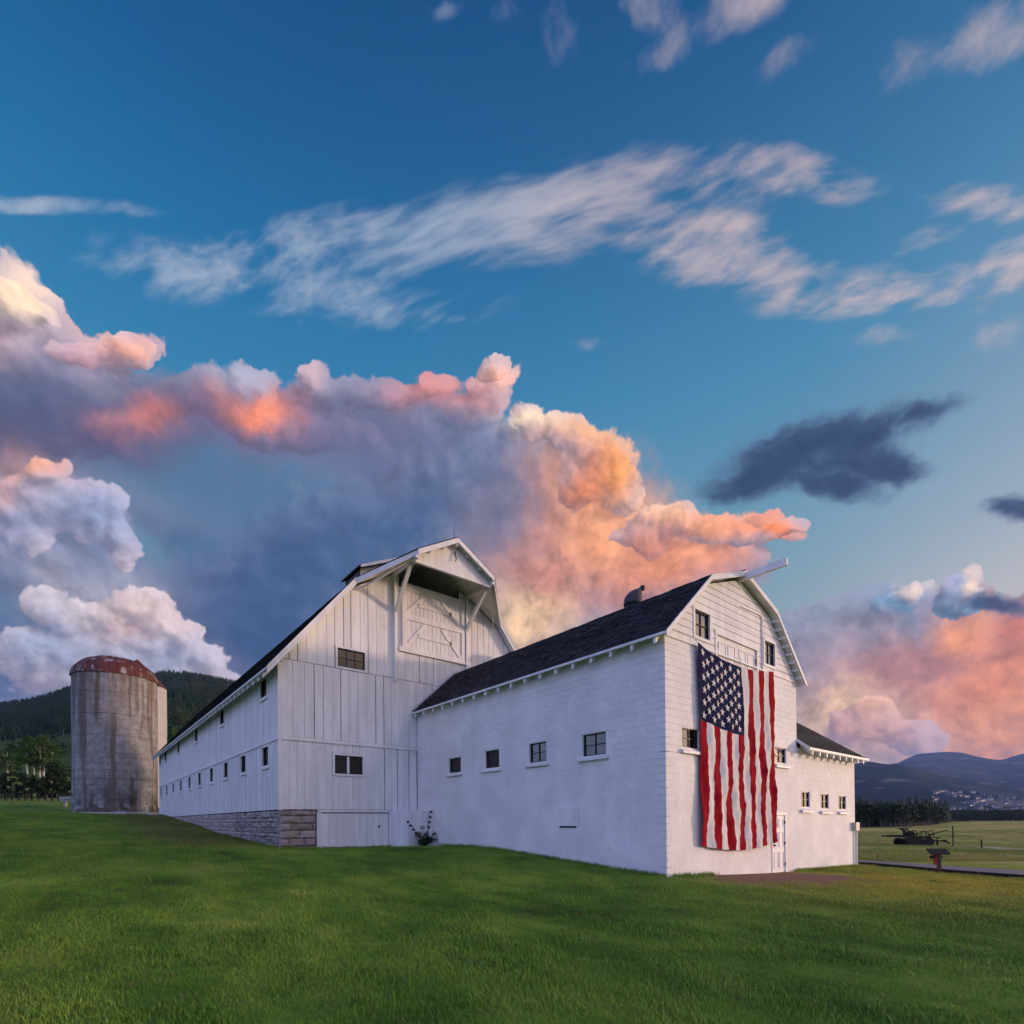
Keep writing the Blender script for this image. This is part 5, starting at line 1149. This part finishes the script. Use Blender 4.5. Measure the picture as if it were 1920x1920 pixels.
# ================================================================= vegetation
def leaf_cloud(mb, centers, per, size, mi=0, flat=.5, nrm=None):
    for c in centers:
        c, r = Vector(c[:3]), c[3]
        for _ in range(per):
            v = Vector(RNG.normal(size=3)); v.normalize(); v *= r*(random.random()**.45); v.z *= .85
            p = c+v; a = Vector(RNG.normal(size=3)).normalized(); b = a.cross(Vector(RNG.normal(size=3))).normalized(); s = size*random.uniform(.6, 1.3)
            mb.add([p-a*s*.5, p+b*s*.32, p+a*s*.5, p-b*s*.32], [(0, 1, 2, 3)], mi)
def tree_mesh(kind, h, seed):
    random.seed(seed); lf = MB(); tk = MB()
    if kind == 'aspen':
        tk.tube([(0, 0, -.6), (.1, 0, h*.3), (-.05, .1, h*.62), (0, 0, h*.93)], [.17, .14, .09, .03], 7)
        cs = []
        for i in range(34):
            z = h*random.uniform(.52, 1.0); w = h*.24*math.sin(math.pi*min(1, max(.12, (1.04-z/h)/.55)))**.7; a = random.uniform(0, 6.28); rr = w*random.random()**.5
            cs.append((rr*math.cos(a), rr*math.sin(a), z, h*random.uniform(.05, .085)))
        for c in cs[::4]: tk.tube([(0, 0, c[2]*.8), (c[0]*.9, c[1]*.9, c[2])], [.05, .015], 5)
        leaf_cloud(lf, cs, 95, h*.028)
    else:
        tk.tube([(0, 0, -.6), (.1, .05, h*.25), (0, 0, h*.6)], [.22, .17, .06], 7)
        cs = []
        for i in range(40):
            a = random.uniform(0, 6.28); z = h*random.uniform(.10, .95); w = h*.62*math.sqrt(max(.05, 1-((z/h-.42)/.60)**2)); rr = w*random.random()**.5
            cs.append((rr*math.cos(a), rr*math.sin(a), z, h*random.uniform(.08, .15)))
        for c in cs[::5]: tk.tube([(0, 0, h*.2), (c[0]*.8, c[1]*.8, c[2])], [.07, .02], 5)
        leaf_cloud(lf, cs, 120, h*.045)
    return lf, tk
def plant_tree(px, d, kind, ytop, lab, group, src=None, rz=0.0, leafm=None, bark=None, cat='tree', nm=None):
    p = CAM + ray(px, 1500)*d; z = max(gz(p[0], p[1]), hill_z(p[0], p[1])); top = (CAM + ray(px, ytop)*d)[2]; h = top-z
    t_ = thing(nm or (kind+'_tree'), lab, cat, (p[0], p[1], z), group); t_.rotation_euler = (0, 0, rz)
    lf, tk = src
    for nm_, me_ in (('crown', lf), ('trunk', tk)):
        o = bpy.data.objects.new(nm_, me_); COL.objects.link(o); o.parent = t_; o.scale = (h/10*random.uniform(.9, 1.1), h/10*random.uniform(.9, 1.1), h/10)
    return t_
# ---- hills and mountains: height fields rising from the valley floor
def skyline(pts): xs, ys = zip(*pts); return lambda px: np.interp(px, xs, ys)
def camcoords(x, y):
    dx, dy = np.asarray(x)-CAM[0], np.asarray(y)-CAM[1]
    return dx*math.cos(YAW)-dy*math.sin(YAW), dx*math.sin(YAW)+dy*math.cos(YAW)
def vnoise(x, y, seed, octs=5, lac=2.0, gain=.5):
    r = np.random.default_rng(seed); T_ = r.random((64, 64)); out = np.zeros(np.shape(x)); a = 1.0; f = 1.0; tot = 0
    for _ in range(octs):
        u, v = np.asarray(x)*f, np.asarray(y)*f; i, j = np.floor(u).astype(int), np.floor(v).astype(int); fx, fy = u-i, v-j
        fx, fy = fx*fx*(3-2*fx), fy*fy*(3-2*fy); g_ = lambda p, q: T_[p % 64, q % 64]
        out += a*((g_(i, j)*(1-fx)+g_(i+1, j)*fx)*(1-fy)+(g_(i, j+1)*(1-fx)+g_(i+1, j+1)*fx)*fy); tot += a; a *= gain; f *= lac
    return out/tot-.5
def horizon_y(px): return 1545.33-(px/1920)*15.79
class Range:
    def __init__(s, sky, d0, d1, z0, prof, amp, freq, seed, base=None): s.sky, s.d0, s.d1, s.z0, s.prof, s.amp, s.freq, s.seed, s.base = sky, d0, d1, z0, prof, amp, freq, seed, base
    def z(s, lat, dep):
        px = 960+F_PX*lat/dep; top = 1.6+(horizon_y(px)-s.sky(px))*s.d1/F_PX
        t_ = np.clip((dep-s.d0)/(s.d1-s.d0), -.3, 1); back = np.clip((dep-s.d1)/s.d1, 0, 2)
        zz = s.z0+(top-s.z0)*np.sign(t_)*np.interp(np.abs(t_), *s.prof) - back*np.maximum(top, 0)*1.2
        return zz + s.amp*vnoise(lat*s.freq+50, dep*s.freq+50, s.seed)*np.clip(t_, 0, 1)*np.clip(1.25-t_, .25, 1)*(top-s.z0)
    def build(s, name, px0, px1, ncol, nrow, matl, label, dmax=1.5):
        pxs = np.linspace(px0, px1, ncol); dep = s.d0+(s.d1*dmax-s.d0)*np.linspace(-.06, 1, nrow)**1
        PX, DE = np.meshgrid(pxs, dep); lat = (PX-960)/F_PX*DE; Zs = s.z(lat, DE)
        Xs = CAM[0]+lat*math.cos(YAW)+DE*math.sin(YAW); Ys = CAM[1]-lat*math.sin(YAW)+DE*math.cos(YAW)
        me = bpy.data.meshes.new(name); n1, m1 = PX.shape; i_ = np.arange(n1*m1).reshape(n1, m1)
        fs = np.stack([i_[:-1, :-1].ravel(), i_[:-1, 1:].ravel(), i_[1:, 1:].ravel(), i_[1:, :-1].ravel()], 1)
        me.from_pydata(np.stack([Xs.ravel(), Ys.ravel(), Zs.ravel()], 1).tolist(), [], fs.tolist()); me.materials.append(matl)
        me.polygons.foreach_set('use_smooth', [True]*len(fs)); me.update()
        return tag(link(bpy.data.objects.new(name, me)), label, kind='structure')
SKL = skyline([(-1500,1500),(-700,1400),(-300,1358),(0,1330),(60,1322),(100,1311),(130,1300),(200,1285),(260,1275),(300,1272),(350,1270),(380,1275),(415,1281),(440,1287),(520,1308),(650,1345),(900,1430),(1200,1500),(1500,1540)])
HILLR = Range(SKL, 128, 900, 9.5, ([0, .06, .15, .3, .55, .8, 1], [0, .035, .10, .25, .52, .80, 1]), .16, .008, 3)
HILLR.build('hillside', -900, 1000, 150, 110, HILL, 'dark forested hillside rising behind the barn and silos', 1.35)
def hill_z(x, y):
    la, de = camcoords(x, y); return float(HILLR.z(la, de)) if de > 120 and 960+F_PX*la/de < 700 else -99.0
SKF = skyline([(1200,1500),(1480,1440),(1560,1436),(1601,1432),(1633,1427),(1651,1430),(1684,1431),(1715,1437),(1740,1444),(1800,1461),(1900,1474),(2050,1490),(2300,1512)])
MF = Range(SKF, 900, 2500, -3, ([0, .3, .5, .6, 1], [0, .12, .33, .44, 1]), .42, .0034, 5)
MF.build('foothill', 1250, 2350, 140, 80, MOUNT, 'nearer foothill with pale tracks across the valley', 1.3)
SKB = skyline([(1000,1500),(1300,1470),(1560,1445),(1684,1432),(1721,1415),(1775,1409.5),(1806,1410.5),(1828,1414.5),(1856,1420),(1881,1422),(1899,1416),(1920,1411),(1960,1402),(2050,1396),(2300,1430),(2600,1480)])
MBK = Range(SKB, 1500, 5200, -3, ([0, .3, .6, 1], [0, .16, .5, 1]), .40, .0013, 9)
MBK.build('mountain', 1000, 2500, 170, 90, MOUNT, 'long blue mountain ridge on the far side of the valley', 1.25)
# ---- scattered stuff: one object whose own mesh holds the piece and the points it stands on
def scatter(name, mb, mats, pts, scales, label, tilt=0.0):
    n_ = len(mb.v); P = np.asarray(pts); me = bpy.data.meshes.new(name)
    me.from_pydata([tuple(v) for v in mb.v]+P.tolist(), [], mb.f)
    for m_ in (mats if isinstance(mats, list) else [mats]): me.materials.append(m_)
    if any(mb.mi): me.polygons.foreach_set('material_index', mb.mi)
    me.update(); N = n_+len(P)
    a = me.attributes.new('is_point', 'BOOLEAN', 'POINT'); a.data.foreach_set('value', [False]*n_+[True]*len(P))
    a = me.attributes.new('size', 'FLOAT', 'POINT'); a.data.foreach_set('value', np.concatenate([np.ones(n_), scales]).astype(np.float32))
    a = me.attributes.new('turn', 'FLOAT_VECTOR', 'POINT'); rot = np.zeros((N, 3), np.float32); rot[n_:, 2] = RNG.random(len(P))*6.283; rot[n_:, 0] = (RNG.random(len(P))-.5)*2*tilt; rot[n_:, 1] = (RNG.random(len(P))-.5)*2*tilt
    a.data.foreach_set('vector', rot.ravel())
    o = link(bpy.data.objects.new(name, me)); tag(o, label, kind='stuff')
    g_ = bpy.data.node_groups.new('scatter', 'GeometryNodeTree'); g_.interface.new_socket('Geometry', in_out='INPUT', socket_type='NodeSocketGeometry'); g_.interface.new_socket('Geometry', in_out='OUTPUT', socket_type='NodeSocketGeometry')
    nn = g_.nodes; i_ = nn.new('NodeGroupInput'); out = nn.new('NodeGroupOutput'); se = nn.new('GeometryNodeSeparateGeometry'); se.domain = 'POINT'
    def attr(nm, ty): q = nn.new('GeometryNodeInputNamedAttribute'); q.data_type = ty; q.inputs[0].default_value = nm; return q.outputs[0]
    mp_ = nn.new('GeometryNodeMeshToPoints'); ip = nn.new('GeometryNodeInstanceOnPoints'); l = g_.links.new
    l(i_.outputs[0], se.inputs[0]); l(attr('is_point', 'BOOLEAN'), se.inputs[1]); l(se.outputs[0], mp_.inputs[0]); l(mp_.outputs[0], ip.inputs['Points']); l(se.outputs[1], ip.inputs['Instance'])
    l(attr('turn', 'FLOAT_VECTOR'), ip.inputs['Rotation']); l(attr('size', 'FLOAT'), ip.inputs['Scale']); l(ip.outputs[0], out.inputs[0])
    md = o.modifiers.new('scatter', 'NODES'); md.node_group = g_; return o
def conifer(seed, h=10.0):
    random.seed(seed); mb = MB(); mb.tube([(0, 0, -1), (0, 0, h*.9)], [.16, .03], 5, mi=1)
    for k in range(11):
        z = h*(.10+.085*k); r = h*.19*(1-k/11.5)**.85; m_ = 9
        for i in range(m_):
            a = 6.283*i/m_+k*.7+random.uniform(-.2, .2); rr = r*random.uniform(.65, 1.15); w = .30
            mb.add([(0, 0, z+h*.10), (rr*math.cos(a-w), rr*math.sin(a-w), z-h*.012), (rr*1.12*math.cos(a), rr*1.12*math.sin(a), z-h*.03), (rr*math.cos(a+w), rr*math.sin(a+w), z-h*.012)], [(0, 1, 2, 3)])
    return mb
def roundtree(seed, h=10.0, per=9, trunk=.45):
    random.seed(seed); mb = MB(); mb.tube([(0, 0, -1), (0, 0, h*trunk*1.3)], [.16, .09], 5, mi=1); cs = []
    for i in range(20):
        z = h*random.uniform(trunk*.7, .97); w = h*.27*math.sqrt(max(.08, 1-((z/h-.62)/.42)**2)); a = random.uniform(0, 6.28); rr = w*random.random()**.5
        cs.append((rr*math.cos(a), rr*math.sin(a), z, h*.085))
    leaf_cloud(mb, cs, per, h*.085, 0); return mb
def spread(n_, px0, px1, d0, d1, zf, keep=None, dpow=1.0):
    px = RNG.uniform(px0, px1, n_); d = d0+(d1-d0)*RNG.random(n_)**dpow; lat = (px-960)/F_PX*d
    z = zf(lat, d); x = CAM[0]+lat*math.cos(YAW)+d*math.sin(YAW); y = CAM[1]-lat*math.sin(YAW)+d*math.cos(YAW)
    P = np.stack([x, y, z], 1); m_ = np.ones(n_, bool) if keep is None else keep(px, d, lat); return P[m_], d[m_]
hz = lambda la, d: HILLR.z(la, d)-.3
kf = lambda px, d, la: (vnoise(la*.02+9, d*.014+4, 21) > np.interp(d, [135, 200, 300, 380, 950], [.6, .45, .14, -.04, -.16]))
P, d = spread(17000, -180, 620, 190, 960, hz, kf, .75); scatter('conifer_forest', conifer(1), [LEAF_F, BARKD], P, RNG.uniform(.7, 1.35, len(P))*np.interp(d, [150, 500, 950], [.75, .95, 1.0]), 'dark conifer forest covering the hillside', .04)
P, d = spread(5000, -180, 620, 175, 720, hz, kf, .9); scatter('aspen_forest', roundtree(2), [LEAF_G, BARKW], P, RNG.uniform(.55, 1.0, len(P)), 'aspen woods in bands on the hillside', .05)
P, d = spread(420, -180, 480, 128, 330, hz, lambda px, d, la: vnoise(la*.05+2, d*.03+7, 33) > .02); scatter('hillside_shrubs', roundtree(4, 3.0, 10, .1), [LEAF_G, BARKD], P, RNG.uniform(.5, 1.1, len(P)), 'low green shrubs on the hill meadow', .05)
P, d = spread(520, -180, 480, 165, 420, hz, lambda px, d, la: vnoise(la*.03+12, d*.02+5, 43) > .0); scatter('hillside_trees', roundtree(14, 10, 14, .25), [LEAF_F, BARKG], P, RNG.uniform(.5, .95, len(P)), 'scattered round trees on the lower hillside', .05)
gzr = lambda la, d: ground_z(CAM[0]+la*math.cos(YAW)+d*math.sin(YAW), CAM[1]-la*math.sin(YAW)+d*math.cos(YAW))-.2
kr = lambda px, d, la: d > np.interp(px, [1550, 1700, 1745, 1790, 1920, 2100], [195, 205, 235, 385, 400, 420])+18*vnoise(la*.04+3, d*0+1, 5)
P, d = spread(1500, 1520, 1800, 195, 300, gzr, kr, .8); scatter('aspen_wood', roundtree(6, 10, 13, .32), [LEAF_D, BARKG], P, RNG.uniform(.75, 1.1, len(P)), 'dense aspen wood with pale trunks at the meadow edge', .04)
P, d = spread(420, 1520, 1790, 250, 380, gzr, kr); scatter('conifer_wood', conifer(8), [LEAF_F, BARKD], P, RNG.uniform(.9, 1.45, len(P)), 'dark conifers standing behind the aspen wood', .03)
P, d = spread(3400, 1680, 2150, 380, 760, gzr, kr); scatter('riverside_wood', roundtree(9, 10, 10, .2), [LEAF_D, BARKD], P, RNG.uniform(.55, 1.0, len(P)), 'low dark belt of trees along the far side of the meadow', .04)
# single trees near the silos
def mtree(kind, seed, leafm, bark):
    lf, tk = tree_mesh(kind, 10.0, seed); return lf.mesh('crown', leafm), tk.mesh('trunk', bark, True)
ASP = [mtree('aspen', s, LEAF_G, BARKW) for s in (31, 32)]; BSH = [mtree('bushy', s, LEAF_D, BARKD) for s in (41, 42)]; GRN = mtree('bushy', 51, LEAF_G, BARKD)
for i, (px, d, yt, lab) in enumerate(((50, 122, 1384, 'rounded aspen with one thick white trunk left of the aspen clump'), (64, 126, 1396, 'slim aspen between the rounded aspen and the clump'), (76, 118, 1388, 'aspen with white trunk in the middle of the clump'), (83, 119, 1383, 'tallest aspen of the clump with bright white trunk'), (97, 124, 1398, 'aspen at the right of the clump with wide low crown'), (14, 128, 1404, 'pale trunked aspen near the left end of the tree row'), (-2, 130, 1408, 'aspen at the very left end of the row, partly out of view'))):
    plant_tree(px, d, 'aspen', yt, lab, 'aspens above the dark tree row', ASP[i % 2], i*1.3)
for i, (px, d, yt, lab) in enumerate(((2, 84, 1455, 'dark bushy tree at the left end of the fence'), (30, 83, 1449, 'dark bushy tree second from the left end of the fence'), (58, 82, 1452, 'dark bushy tree behind the middle of the fence, below the thick aspen trunk'), (86, 83, 1456, 'dark spreading tree below the aspen clump'), (104, 85, 1432, 'tallest dark tree, just left of the domed silo'), (124, 84, 1464, 'dark bushy tree touching the left edge of the domed silo'), (152, 86, 1452, 'dark tree hidden behind the domed silo'), (-30, 84, 1446, 'dark bushy tree cut by the left edge of the view'))):
    if px == 152: continue
    plant_tree(px, d, 'bushy', yt, lab, 'dark trees along the fence', BSH[i % 2], i*.9)
for i, (px, d, yt, lab) in enumerate(((338, 96, 1342, 'green leafy tree right of the pale silo above the barn roof'), (372, 108, 1372, 'green tree lower down behind the barn roof edge'))):
    plant_tree(px, d, 'leafy', yt, lab, 'green trees behind the barn roof', GRN, i*2.1)
# fence
fn = thing('paddock_fence', 'dark post and rail fence in front of the dark trees', 'fence', Vector(CAM + ray(60, 1503)*76))
prev = None
for i in range(17):
    px = -40+12.5*i; p = CAM + ray(px, 1503)*76.5; p[2] = gz(p[0], p[1]); p = Vector(p)
    MB().beam(p-UPV*.3, p+UPV*1.25, .14, .14, DP).obj('post', BARKD, fn)
    if prev is not None:
        for z in (.55, 1.1): MB().beam(prev+UPV*z, p+UPV*z, .05, .11).obj('rail', BARKD, fn)
    prev = p
# shrub in the corner of barn and annex
bs = thing('corner_bush', 'dark straggling bush in the corner between barn pier and annex', 'bush', (-.55, 12.2, .45))
lf = MB(); st = MB(); random.seed(5); cs = []
for i in range(22):
    a = random.uniform(0, 6.28); r_ = random.uniform(0, .55); h = random.choice((.22, .3, .4, .5, .6, .85)); tp = (-.55+r_*math.cos(a), 12.1+r_*math.sin(a)*.7, .45+h)
    st.tube([(-.5, 12.2, .35), (-.52+(tp[0]+.55)*.6, 12.2+(tp[1]-12.1)*.6, .45+h*.6), tp], [.02, .013, .005], 5); cs += [(*tp, .13), (-.52+(tp[0]+.55)*.6, 12.2+(tp[1]-12.1)*.6, .45+h*.55, .19)]
for tp in ((-.15, 12.55, 2.0), (-1.35, 12.2, 1.55)):
    st.tube([(-.45, 12.2, .4), ((tp[0]-.45)/2, 12.35, .45+(tp[2]-.45)*.6), tp], [.02, .012, .005], 5)
    cs += [(tp[0]*t_+(-.45)*(1-t_), 12.3, .45+(tp[2]-.45)*t_, .07) for t_ in (.55, .7, .85, 1.0)]
leaf_cloud(lf, [(max(-1.5, min(-.12, c[0])), *c[1:]) for c in cs], 60, .055); lf.obj('foliage', LEAF_D, bs); st.obj('stem', BARKD, bs)
# ---- town below the mountain
HC = [mat('house_wall_%s' % n_, color=c, rough=.8) for n_, c in (('white', (.40, .40, .42)), ('grey', (.16, .17, .19)), ('tan', (.20, .16, .13)), ('blue', (.13, .16, .22)))]
HROOF = mat('house_roof', color=(.09, .085, .09), rough=.9)
LIT = mat('lit_window', color=(.8, .6, .3)); LIT.node_tree.nodes['Principled BSDF'].inputs['Emission Color'].default_value = (1.0, .62, .28, 1); LIT.node_tree.nodes['Principled BSDF'].inputs['Emission Strength'].default_value = 0.7
random.seed(77)
for i in range(64):
    px = 1746+176*(i/64)+random.uniform(-3, 3); d = random.uniform(1330, 1900); la = (px-960)/F_PX*d
    p = Vector((CAM[0]+la*math.cos(YAW)+d*math.sin(YAW), CAM[1]-la*math.sin(YAW)+d*math.cos(YAW), float(MF.z(la, d))-1))
    w, dp_, h = random.uniform(8, 15), random.uniform(8, 12), random.uniform(5, 9); hh = thing('town_house', 'tiny pale house in the far town at the foot of the mountain', 'house', p, 'houses of the far town')
    q = MB(); q.box(p.x-w/2, p.x+w/2, p.y-dp_/2, p.y+dp_/2, p.z-6, p.z+h); q.obj('wall', HC[i % 4], hh)
    MB().prism([(p.x-w/2-.4, p.y-dp_/2-.4, p.z+h), (p.x+w/2+.4, p.y-dp_/2-.4, p.z+h), (p.x, p.y-dp_/2-.4, p.z+h+w*.32)], (0, dp_+.8, 0)).obj('roof', HROOF, hh)
    if i % 3 == 0: MB().box(p.x-w/2-.15, p.x-w/2-.02, p.y-2, p.y+2, p.z+1, p.z+3.4).obj('window', LIT, hh)
# ---- tall meadow grass beyond the lane
def meadow_keep(px, d, la): return vnoise(la*.15+4, d*.06+1, 51) > -.10
P, d = spread(16000, 1540, 2060, 31, 150, lambda la, d: gzr(la, d)+.18, meadow_keep, 1.5)
ok_ = ((P[:, :2]-np.array(ru0[0])[:2]) @ (np.array([-(np.array(ru0[-1])-np.array(ru0[0]))[1], (np.array(ru0[-1])-np.array(ru0[0]))[0]])/np.linalg.norm((np.array(ru0[-1])-np.array(ru0[0]))[:2]))) 
ok_ = np.abs(ok_)*np.sign(ok_*((CAM[:2]-np.array(ru0[0])[:2]) @ np.array([-(np.array(ru0[-1])-np.array(ru0[0]))[1], (np.array(ru0[-1])-np.array(ru0[0]))[0]]))) < -.8
P, d = P[ok_], d[ok_]
pc = (np.array(pu)+np.array(pl))[:, :2]/2
far_ = np.min(np.linalg.norm(P[:, None, :2]-np.array([pc[i]+(pc[i+1]-pc[i])*k/12 for i in range(len(pc)-1) for k in range(12)])[None], axis=2), axis=1) > 2.2
P, d = P[far_], d[far_]
MEADOW = mat('meadow_stalks', lambda T, b: T.put(b.inputs['Base Color'], T.ramp(T.m('ADD', T.m('MULTIPLY', T.noise(T.mapping(pos(T), scale=(0.05, 0.1, 0.1), typ='POINT'), 1.0, 4, 0.6), 0.7), T.m('MULTIPLY', rnd(T), 0.3)), [(0.3, (0.11, 0.19, 0.04)), (0.48, (0.24, 0.29, 0.06)), (0.6, (0.42, 0.36, 0.10)), (0.8, (0.50, 0.38, 0.15))])), rough=0.8)
random.seed(61); mg = MB()
for _ in range(26):
    a, r_ = random.uniform(0, 6.28), .55*math.sqrt(random.random()); b0 = Vector((r_*math.cos(a), r_*math.sin(a), -.2)); h = random.uniform(.06, .20); t_ = random.uniform(0, 6.28); dx = Vector((math.cos(t_), math.sin(t_), 0))*.022; ln = Vector((math.cos(t_+1.5), math.sin(t_+1.5), 0))*h*random.uniform(.1, .6)
    mg.add([b0-dx, b0+dx, b0+ln+Vector((0, 0, h+.2))], [(0, 1, 2)])
scatter('meadow_grass', mg, MEADOW, P, RNG.uniform(.6, 1.3, len(P)), 'tall dry meadow grass beyond the lane', .1)
# ---- turf
def blades(seed, n_, rad, hmin, hmax, w):
    random.seed(seed); mb = MB()
    for _ in range(n_):
        a = random.uniform(0, 6.28); r_ = rad*math.sqrt(random.random()); b = Vector((r_*math.cos(a), r_*math.sin(a), -.01)); h = random.uniform(hmin, hmax)
        t_ = random.uniform(0, 6.28); dx = Vector((math.cos(t_), math.sin(t_), 0)); ln = Vector((math.cos(t_+1.57), math.sin(t_+1.57), 0))*random.uniform(.1, .8)*h
        mb.add([b-dx*w, b+dx*w, b+dx*w*.7+ln*.45+Vector((0, 0, h*.65)), b-dx*w*.7+ln*.45+Vector((0, 0, h*.65)), b+ln+Vector((0, 0, h))], [(0, 1, 2, 3), (3, 2, 4)])
    return mb
dd = np.linspace(2.6, 46, 600); rho = np.where(dd < 7, 1.0, (7/dd)**1.45); cdf = np.cumsum(dd*rho); cdf /= cdf[-1]
NG = 136000; d = np.interp(RNG.random(NG), cdf, dd); s_ = RNG.uniform(-1.25, 1.25, NG); lat = s_*d
x = CAM[0]+lat*math.cos(YAW)+d*math.sin(YAW); y = CAM[1]-lat*math.sin(YAW)+d*math.cos(YAW)
ok = ~((x > -.03) & (x < X1+.05) & (y > -.03)) & ~((x > XB0-.05) & (y > L-.05)) & ~((x > -1.1) & (x < .1) & (y > 12.6)) & (((x-4.9)/4.1)**2+((y+.9)/1.95)**2 > RNG.uniform(.6, 1.6, NG))
R0, R1 = np.array(ru0)[:, :2].mean(0), np.array(rl0)[:, :2].mean(0); a_, b_ = np.array(rl0[0])[:2], np.array(rl0[-1])[:2]; nrm_ = np.array([-(b_-a_)[1], (b_-a_)[0]]); nrm_ /= np.linalg.norm(nrm_); nrm_ *= np.sign(nrm_@(R0-R1))
ok &= ((np.stack([x, y], 1)-a_)@nrm_ < -.15)
x, y, d = x[ok], y[ok], d[ok]; z = ground_z(x, y); pat = vnoise(x*1.4+30, y*1.4+30, 17, 4)
scatter('lawn_grass', blades(3, 18, .085, .024, .052, .0022), BLADE, np.stack([x, y, z], 1), (RNG.uniform(.7, 1.25, len(x))*(1+pat*1.9)*(1+d/26)), 'short mown green lawn grass', .18)

# ---- evening haze in the valley
hz_ = MB().box(-9000, 9000, -9000, 9000, -6.0, 800.0)
HAZE = bpy.data.materials.new('haze'); HAZE.use_nodes = True; HN = NT(HAZE.node_tree); HN.t.nodes.clear()
pv = HN.new('ShaderNodeVolumePrincipled'); pv.inputs['Color'].default_value = (0.30, 0.46, 1.0, 1); pv.inputs['Density'].default_value = 7.5e-5; pv.inputs['Anisotropy'].default_value = 0.2
ho_ = HN.new('ShaderNodeOutputMaterial'); HN.t.links.new(pv.outputs[0], ho_.inputs['Volume'])
tag(hz_.obj('haze', HAZE), 'thin blue evening haze filling the valley', kind='stuff')

# ---- longer uncut grass where the mower cannot reach
ew = []
for (a, b, n1, nx, ny) in (((0, 0), (0, 12.6), 900, -1, 0), ((.2, 0), (2.4, 0), 120, 0, -1), ((8.2, 0), (14.8, 0), 500, 0, -1), ((XB0, L), (XB0, 51), 1300, -1, 0), ((XB0, L), (-1.2, L), 420, 0, -1)):
    for _ in range(n1):
        t_ = random.random(); o = abs(random.gauss(0, .10))+.03; ew.append((a[0]+(b[0]-a[0])*t_+nx*o, a[1]+(b[1]-a[1])*t_+ny*o))
ew = np.array(ew); scatter('edge_grass', blades(12, 16, .09, .05, .17, .0035), BLADE, np.stack([ew[:, 0], ew[:, 1], ground_z(ew[:, 0], ew[:, 1])], 1), RNG.uniform(.5, 1.2, len(ew)), 'longer uncut grass along the foot of the walls', .25)

# ---- tufts and dry wisps standing out of the lawn
NT_ = 5200; d = 3.0+19*RNG.random(NT_)**.8; lat = RNG.uniform(-1.1, 1.1, NT_)*d; x = CAM[0]+lat*math.cos(YAW)+d*math.sin(YAW); y = CAM[1]-lat*math.sin(YAW)+d*math.cos(YAW)
ok = ~((x > -.2) & (x < X1+.2) & (y > -.2)) & ~((x > XB0-.2) & (y > L-.2)) & (vnoise(x*.8+9, y*.8+3, 71, 4) > RNG.uniform(-.12, .16, NT_)) & (((x-4.9)/3.5)**2+((y+.9)/1.65)**2 > 1.3)
x, y, d = x[ok], y[ok], d[ok]
scatter('grass_tufts', blades(22, 22, .07, .035, .095, .0030), BLADE, np.stack([x, y, ground_z(x, y)], 1), RNG.uniform(.45, .9, len(x))*(1+d/40), 'taller tufts of grass standing out of the mown lawn', .2)
